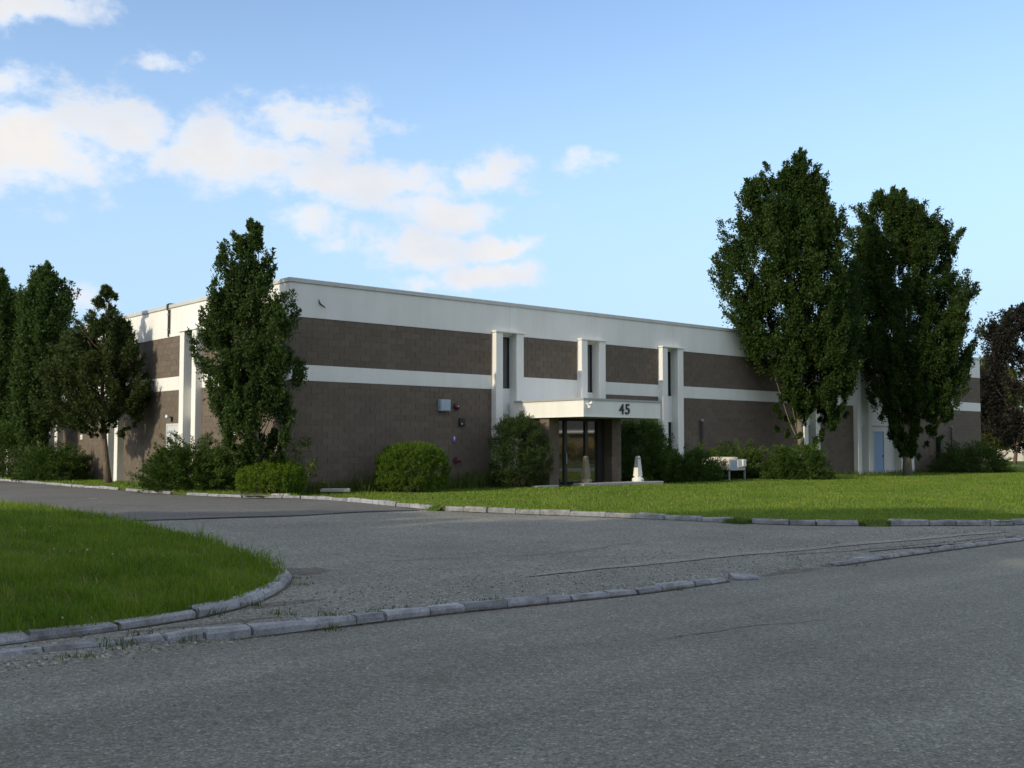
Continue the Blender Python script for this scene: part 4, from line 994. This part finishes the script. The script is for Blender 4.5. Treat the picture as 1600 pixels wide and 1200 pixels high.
b = FP(1520, 2.2); shrub('juniper_shrub', 'wide dark juniper at the far right end of the facade', b, .08, 2.3, 1.6, 1.75, juni_leaf, BROT, n=480, per=46, size=.12, clen=.55, seed=51, group=GS)
b = FP(462, .8); shrub('sapling', 'thin sapling behind the low clipped corner yew', b, .1, .55, .4, 1.75, weed_leaf, 0, 'bushy', n=46, per=16, size=.115, asp=.55, clen=.3, crad=.16, seed=52, cat='sapling')

# ------------------------------------------------------------------ grass
def blades(x, y, z, h, w, r, lean=.45):
    n = len(x); a = r.uniform(0, 2 * np.pi, n); b = r.uniform(0, 2 * np.pi, n); l = np.abs(r.normal(0, lean, n)) * h
    P = np.stack([x, y, z - .01], 1); S = np.stack([np.cos(a), np.sin(a), 0 * a], 1) * (w / 2)[:, None]; Ld = np.stack([np.cos(b), np.sin(b), 0 * b], 1)
    M1 = P + Ld * (l * .35)[:, None] + np.stack([0 * h, 0 * h, h * .6], 1); T = P + Ld * l[:, None] + np.stack([0 * h, 0 * h, h], 1)
    V = np.stack([P - S, P + S, M1 + S * .7, T, M1 - S * .7], 1).reshape(-1, 3); i = np.arange(n)[:, None] * 5
    return V, (i + np.array([0, 1, 2, 4])), (i + np.array([4, 2, 3]))
def grass(name, x, y, z, h, w, m, seed=1, lean=.45):
    r = np.random.default_rng(seed); V, Q, T = blades(x, y, z, h, w, r, lean)
    # quads and triangles together
    n = len(x); me = bpy.data.meshes.new(name); me.vertices.add(len(V)); me.vertices.foreach_set('co', np.ascontiguousarray(V, np.float32).ravel())
    loops = np.concatenate([Q, T], 1).ravel().astype(np.int32); me.loops.add(len(loops)); me.loops.foreach_set('vertex_index', loops)
    me.polygons.add(2 * n); st = np.stack([np.arange(n) * 7, np.arange(n) * 7 + 4], 1).ravel().astype(np.int32); me.polygons.foreach_set('loop_start', st)
    try: me.polygons.foreach_set('loop_total', np.tile([4, 3], n).astype(np.int32))
    except Exception: pass
    me.update(calc_edges=True); o = link(name, me, m); tag(o, kind='stuff'); return o
def scatter(poly, n, x0, x1, y0, y1, r, power=1.0, ref=10.0, maxpx=1.02):
    """random points in a polygon, denser near the street side"""
    x = r.uniform(x0, x1, n); y = r.uniform(y0, y1, n); k = in_poly(poly, x, y); x, y = x[k], y[k]
    d = np.hypot(x, y); k = (r.uniform(0, 1, len(x)) < np.minimum(1, (ref / d) ** power)) & (np.abs(x) < .56 * y + 2.5); return x[k], y[k]
def noise2(x, y, s, seed=0):
    return (np.sin(x * s + seed) * np.cos(y * s * 1.3 + seed * 2) + np.sin(x * s * 2.3 + y * s * 1.7 + seed) * .5) / 1.5
r_ = np.random.default_rng(77)
x, y = scatter(isl_poly, 900000, -22, -1.5, 7, 36, r_, 1.6, 10.5); d = poly_dist(ISL, x, y, False)
h = (.09 + .05 * noise2(x, y, 1.1, 1) + .05 * noise2(x, y, 4.3, 4) + .04 * noise2(x, y, 9.0, 2)) * r_.uniform(.5, 1.5, len(x)); h = np.clip(h, .025, .28); h = np.where((d < .35) & (y < 14), h * r_.uniform(.6, 1.9, len(x)), h)
tall = r_.uniform(0, 1, len(x)) < .03; h = np.where(tall, h * 1.7, h); w = .005 + .00035 * np.hypot(x, y)
grass('verge_grass', x, y, isl_z(x, y), h, w, grassL_leaf, 5, .75)
x, y = scatter(lawn_poly, 1000000, -8, 42, 20, 66, r_, 1.0, 18); h = np.clip((.06 + .02 * noise2(x, y, .8, 3)) * r_.uniform(.5, 1.5, len(x)), .02, .14); w = .007 + .0006 * np.hypot(x, y)
grass('lawn_grass', x, y, lawn_z(x, y), h, w, grassR_leaf, 6)
x, y = scatter(strip_poly, 150000, -30, -4, 30, 62, r_, .8, 30); h = .08 * r_.uniform(.5, 1.5, len(x)); grass('bed_grass', x, y, strip_z(x, y), h, .006 + .0004 * np.hypot(x, y), grassR_leaf, 7)
# tall weeds along the foot of the front wall
def straw(name, poly, n, box, zf, hf, m, seed):
    r = np.random.default_rng(seed); x, y = scatter(poly, n, *box, r, 1.5, 11); grass(name, x, y, zf(x, y), hf * r.uniform(.6, 1.3, len(x)), .005 + .0005 * np.hypot(x, y), m, seed, .9)
straw_m = leaf_mat('dry_grass', (.16, .14, .05), (.26, .22, .09), (.36, .31, .15), .3)
straw('dry_grass', isl_poly, 26000, (-22, -1.5, 7, 36), isl_z, .11, straw_m, 21)
straw('dry_grass', lawn_poly, 90000, (-8, 42, 20, 66), lawn_z, .075, straw_m, 22)
x, y = scatter(isl_poly, 1300, -22, -1.5, 7, 30, r_, 1.0, 12); k = noise2(x, y, .8, 5) > .25; x, y = x[k], y[k]
grass('clover_flowers', x, y, isl_z(x, y) + .09, np.full(len(x), .017), np.full(len(x), .016), whiteplastic_m, 23, .3)
def weeds_line(n, a0, a1, d0, d1, hmin, hmax, seed):
    r = np.random.default_rng(seed); a = r.uniform(a0, a1, n); dd = r.uniform(d0, d1, n); P = CORNER[None] + a[:, None] * DR + dd[:, None] * NF; return P[:, 0], P[:, 1], r.uniform(hmin, hmax, n)
X_, Y_, H_ = [], [], []
for (n, a0, a1, d0, d1, h0, h1) in ((1600, .3, 8, .05, .9, .15, .5), (350, 2.0, 4.0, .1, 1.2, .3, .75), (500, 6.3, 8.0, .1, 1.0, .3, .75), (1200, 13, 32, .1, .6, .1, .35), (700, 32, 45, .1, .8, .1, .3)):
    a, b2, c = weeds_line(n, a0, a1, d0, d1, h0, h1, n + int(a0 * 10)); X_.append(a); Y_.append(b2); H_.append(c)
x, y, h = map(np.concatenate, (X_, Y_, H_)); grass('wall_weeds', x, y, lawn_z(x, y), h, np.full(len(x), .028), weed_leaf, 9, .35)
# tufts in the kerb joints
X_, Y_, H_, Z_ = [], [], [], []
for q in SOD:
    for p in q:
        k = 26; u = r_.uniform(0, 1, k); t0 = (q[-1] - q[0]) / np.linalg.norm(q[-1] - q[0]); n0 = np.array([t0[1], -t0[0]])
        X_.append(p[0] + n0[0] * u * .22 + r_.normal(0, .04, k)); Y_.append(p[1] + n0[1] * u * .22 + r_.normal(0, .04, k)); H_.append(r_.uniform(.04, .11, k)); Z_.append(float(height(*p)) + .085 * (1 - u))
for px, py, n, hh in ((175, 1022, 30, .09), (182, 1010, 60, .08), (518, 978, 60, .1), (515, 985, 40, .08), (590, 968, 50, .08), (320, 962, 60, .1), (690, 955, 30, .06), (760, 946, 40, .06), (225, 996, 60, .07), (640, 962, 30, .06), (280, 1010, 30, .05), (120, 1025, 30, .05), (860, 940, 20, .05), (440, 960, 40, .06), (470, 915, 70, .06), (460, 905, 50, .06), (395, 948, 40, .07), (1360, 821, 150, .12), (1375, 821, 150, .12), (1145, 818, 130, .12), (1156, 819, 130, .12), (683, 797, 120, .1), (1060, 922, 25, .05), (1340, 884, 30, .05)):
    p = G(px, py); X_.append(r_.normal(p[0], .09, n)); Y_.append(r_.normal(p[1], .05, n)); H_.append(r_.uniform(.3, 1.3, n) * hh); Z_.append(np.full(n, .0 if kerb_s(*p) < .02 else float(height(*p))))
x, y, h, z = map(np.concatenate, (X_, Y_, H_, Z_)); grass('joint_weeds', x, y, z, h, np.full(len(x), .009), weed_leaf, 10, .7)

# ------------------------------------------------------------------ beyond the building on the right
e = tag(empty('cream_warehouse', (74, 112, 0), .1), 'low cream building behind the trunk of the very dark leaved tree', 'building')
m = MB(); m.box(-22, 30, 0, 16, 0, 4.2); m.build('wall', cream_m, e)
m = MB(); m.box(-22.2, 30.2, -.2, 16.2, 4.2, 4.6); m.build('roof', trim_m, e)
for i in range(24):
    m = MB(); m.box(-21 + i * 2.1, -20.85 + i * 2.1, -.12, -.002, 0, 4.15); m.build('rib', cream_m, e)
for i, (dx, w) in enumerate(((2, 3.2), (10, 1.1))):
    m = MB(); m.box(-16 + dx, -16 + dx + w, -.06, -.002, .1, 3.0 if i == 0 else 2.2); m.build('door', greydoor_m, e)
r = np.random.default_rng(91); n = 2600; an = r.uniform(-.2, 1.15, n); dd = r.uniform(150, 190, n)
C = np.stack([np.sin(an) * dd, np.cos(an) * dd, np.abs(r.normal(0, 1, n)) * 3.2 + r.uniform(0, 2, n)], 1); C = C[(C[:, 2] < 9)]
V, Fq = clump_leaves(C, np.tile([0, 0, 1.0], (len(C), 1)) + r.normal(size=(len(C), 3)) * .5, 2.0, 1.3, 16, 1.1, .7, r)
tag(link('distant_woods', np_mesh('distant_woods', V, Fq), horn_leaf), kind='stuff')

# ------------------------------------------------------------------ out of the picture: what shades the street and what the entrance glass mirrors
def plain_rows(z0, h, w, bole): return np.array([(z0 + bole, -w * .35, w * .35), (z0 + bole + .15 * h, -w * .8, w * .8), (z0 + bole + .4 * h, -w, w), (z0 + bole + .7 * h, -w * .8, w * .8), (z0 + bole + .92 * h, -w * .4, w * .4), (z0 + bole + h, -w * .1, w * .1)])
def round_tree(label, x, y, h, w, seed, bole=1.5, n=520, mt=olive_leaf):
    tree('maple_tree', label, 'tree', np.array([x, y]), .1, plain_rows(.1, h - bole, w, bole), mt, bark_d, n=n, fill=.7, per=22, size=.68, clen=1.2, crad=.6, up=.5, depth=1.0, trunk_r=.3, seed=seed, limbs=9, group='street trees outside the picture')
al, la = np.array([-SUN_DIR.x, -SUN_DIR.y]), np.array([SUN_DIR.y, -SUN_DIR.x])
for i, (t_, s_, h, w, lb) in enumerate(((-17, 11.5, 10.0, 4.6, 'round street tree nearest the verge, out of view'), (-23, 2.6, 17.0, 6.2, 'tall street tree beside the kerb left of the road, out of view'), (-23, -10.6, 18.5, 10.0, 'broad street tree behind the viewer, out of view'))):
    p = kpt(t_, s_); round_tree(lb, p[0], p[1], h, w, 60 + i, 1.0, 1000)
mh = empty('house', (78, 30, 0), .5); tag(mh, 'low house with white roof edge across the street, out of view', 'house')
m = MB(); m.box(-4, 4, -9, 9, 0, 3.0); m.build('wall', block_m, mh)
m = MB(); m.add([(-5, -10, 3), (5, -10, 3), (5, 10, 3), (-5, 10, 3), (0, -10, 5.2), (0, 10, 5.2)], [(0, 1, 4), (1, 2, 5, 4), (2, 3, 5), (3, 0, 4, 5), (0, 3, 2, 1)]); m.build('roof', pipe_m, mh)
m = MB(); m.tube([(-5.05, -10.05, 3), (0, -10.05, 5.2), (5.05, -10.05, 3)], .12, 6); m.tube([(-5.1, -10, 3), (-5.1, 10, 3)], .12, 6); m.build('roof_edge', whiteplastic_m, mh)
r = np.random.default_rng(95); n = 1400; t = r.uniform(20, 110, n); q = np.array([kpt(a, 0) for a in t]) + KN[None] * (-17.5 + r.uniform(-.8, .8, (n, 1))); C = np.column_stack([q, r.uniform(0, 1.5, n) + .1])
V, Fq = clump_leaves(C, np.tile([0, 0, 1.0], (n, 1)) + r.normal(size=(n, 3)) * .3, .7, .35, 24, .4, .3, r); hd = link('reed_hedge', np_mesh('reed_hedge', V, Fq), gold_leaf); tag(hd, 'long golden reed hedge across the street, out of view', 'hedge')
for i, (x, y, h, w) in enumerate(((92, 44, 15, 6), (96, 30, 17, 7), (94, 16, 15, 6))):
    round_tree(('tall tree behind the house across the street, out of view', 'tallest tree right behind the low house, out of view', 'tree at the far end of the low house, out of view')[i], x, y, h, w, 80 + i, 1.0, 260)
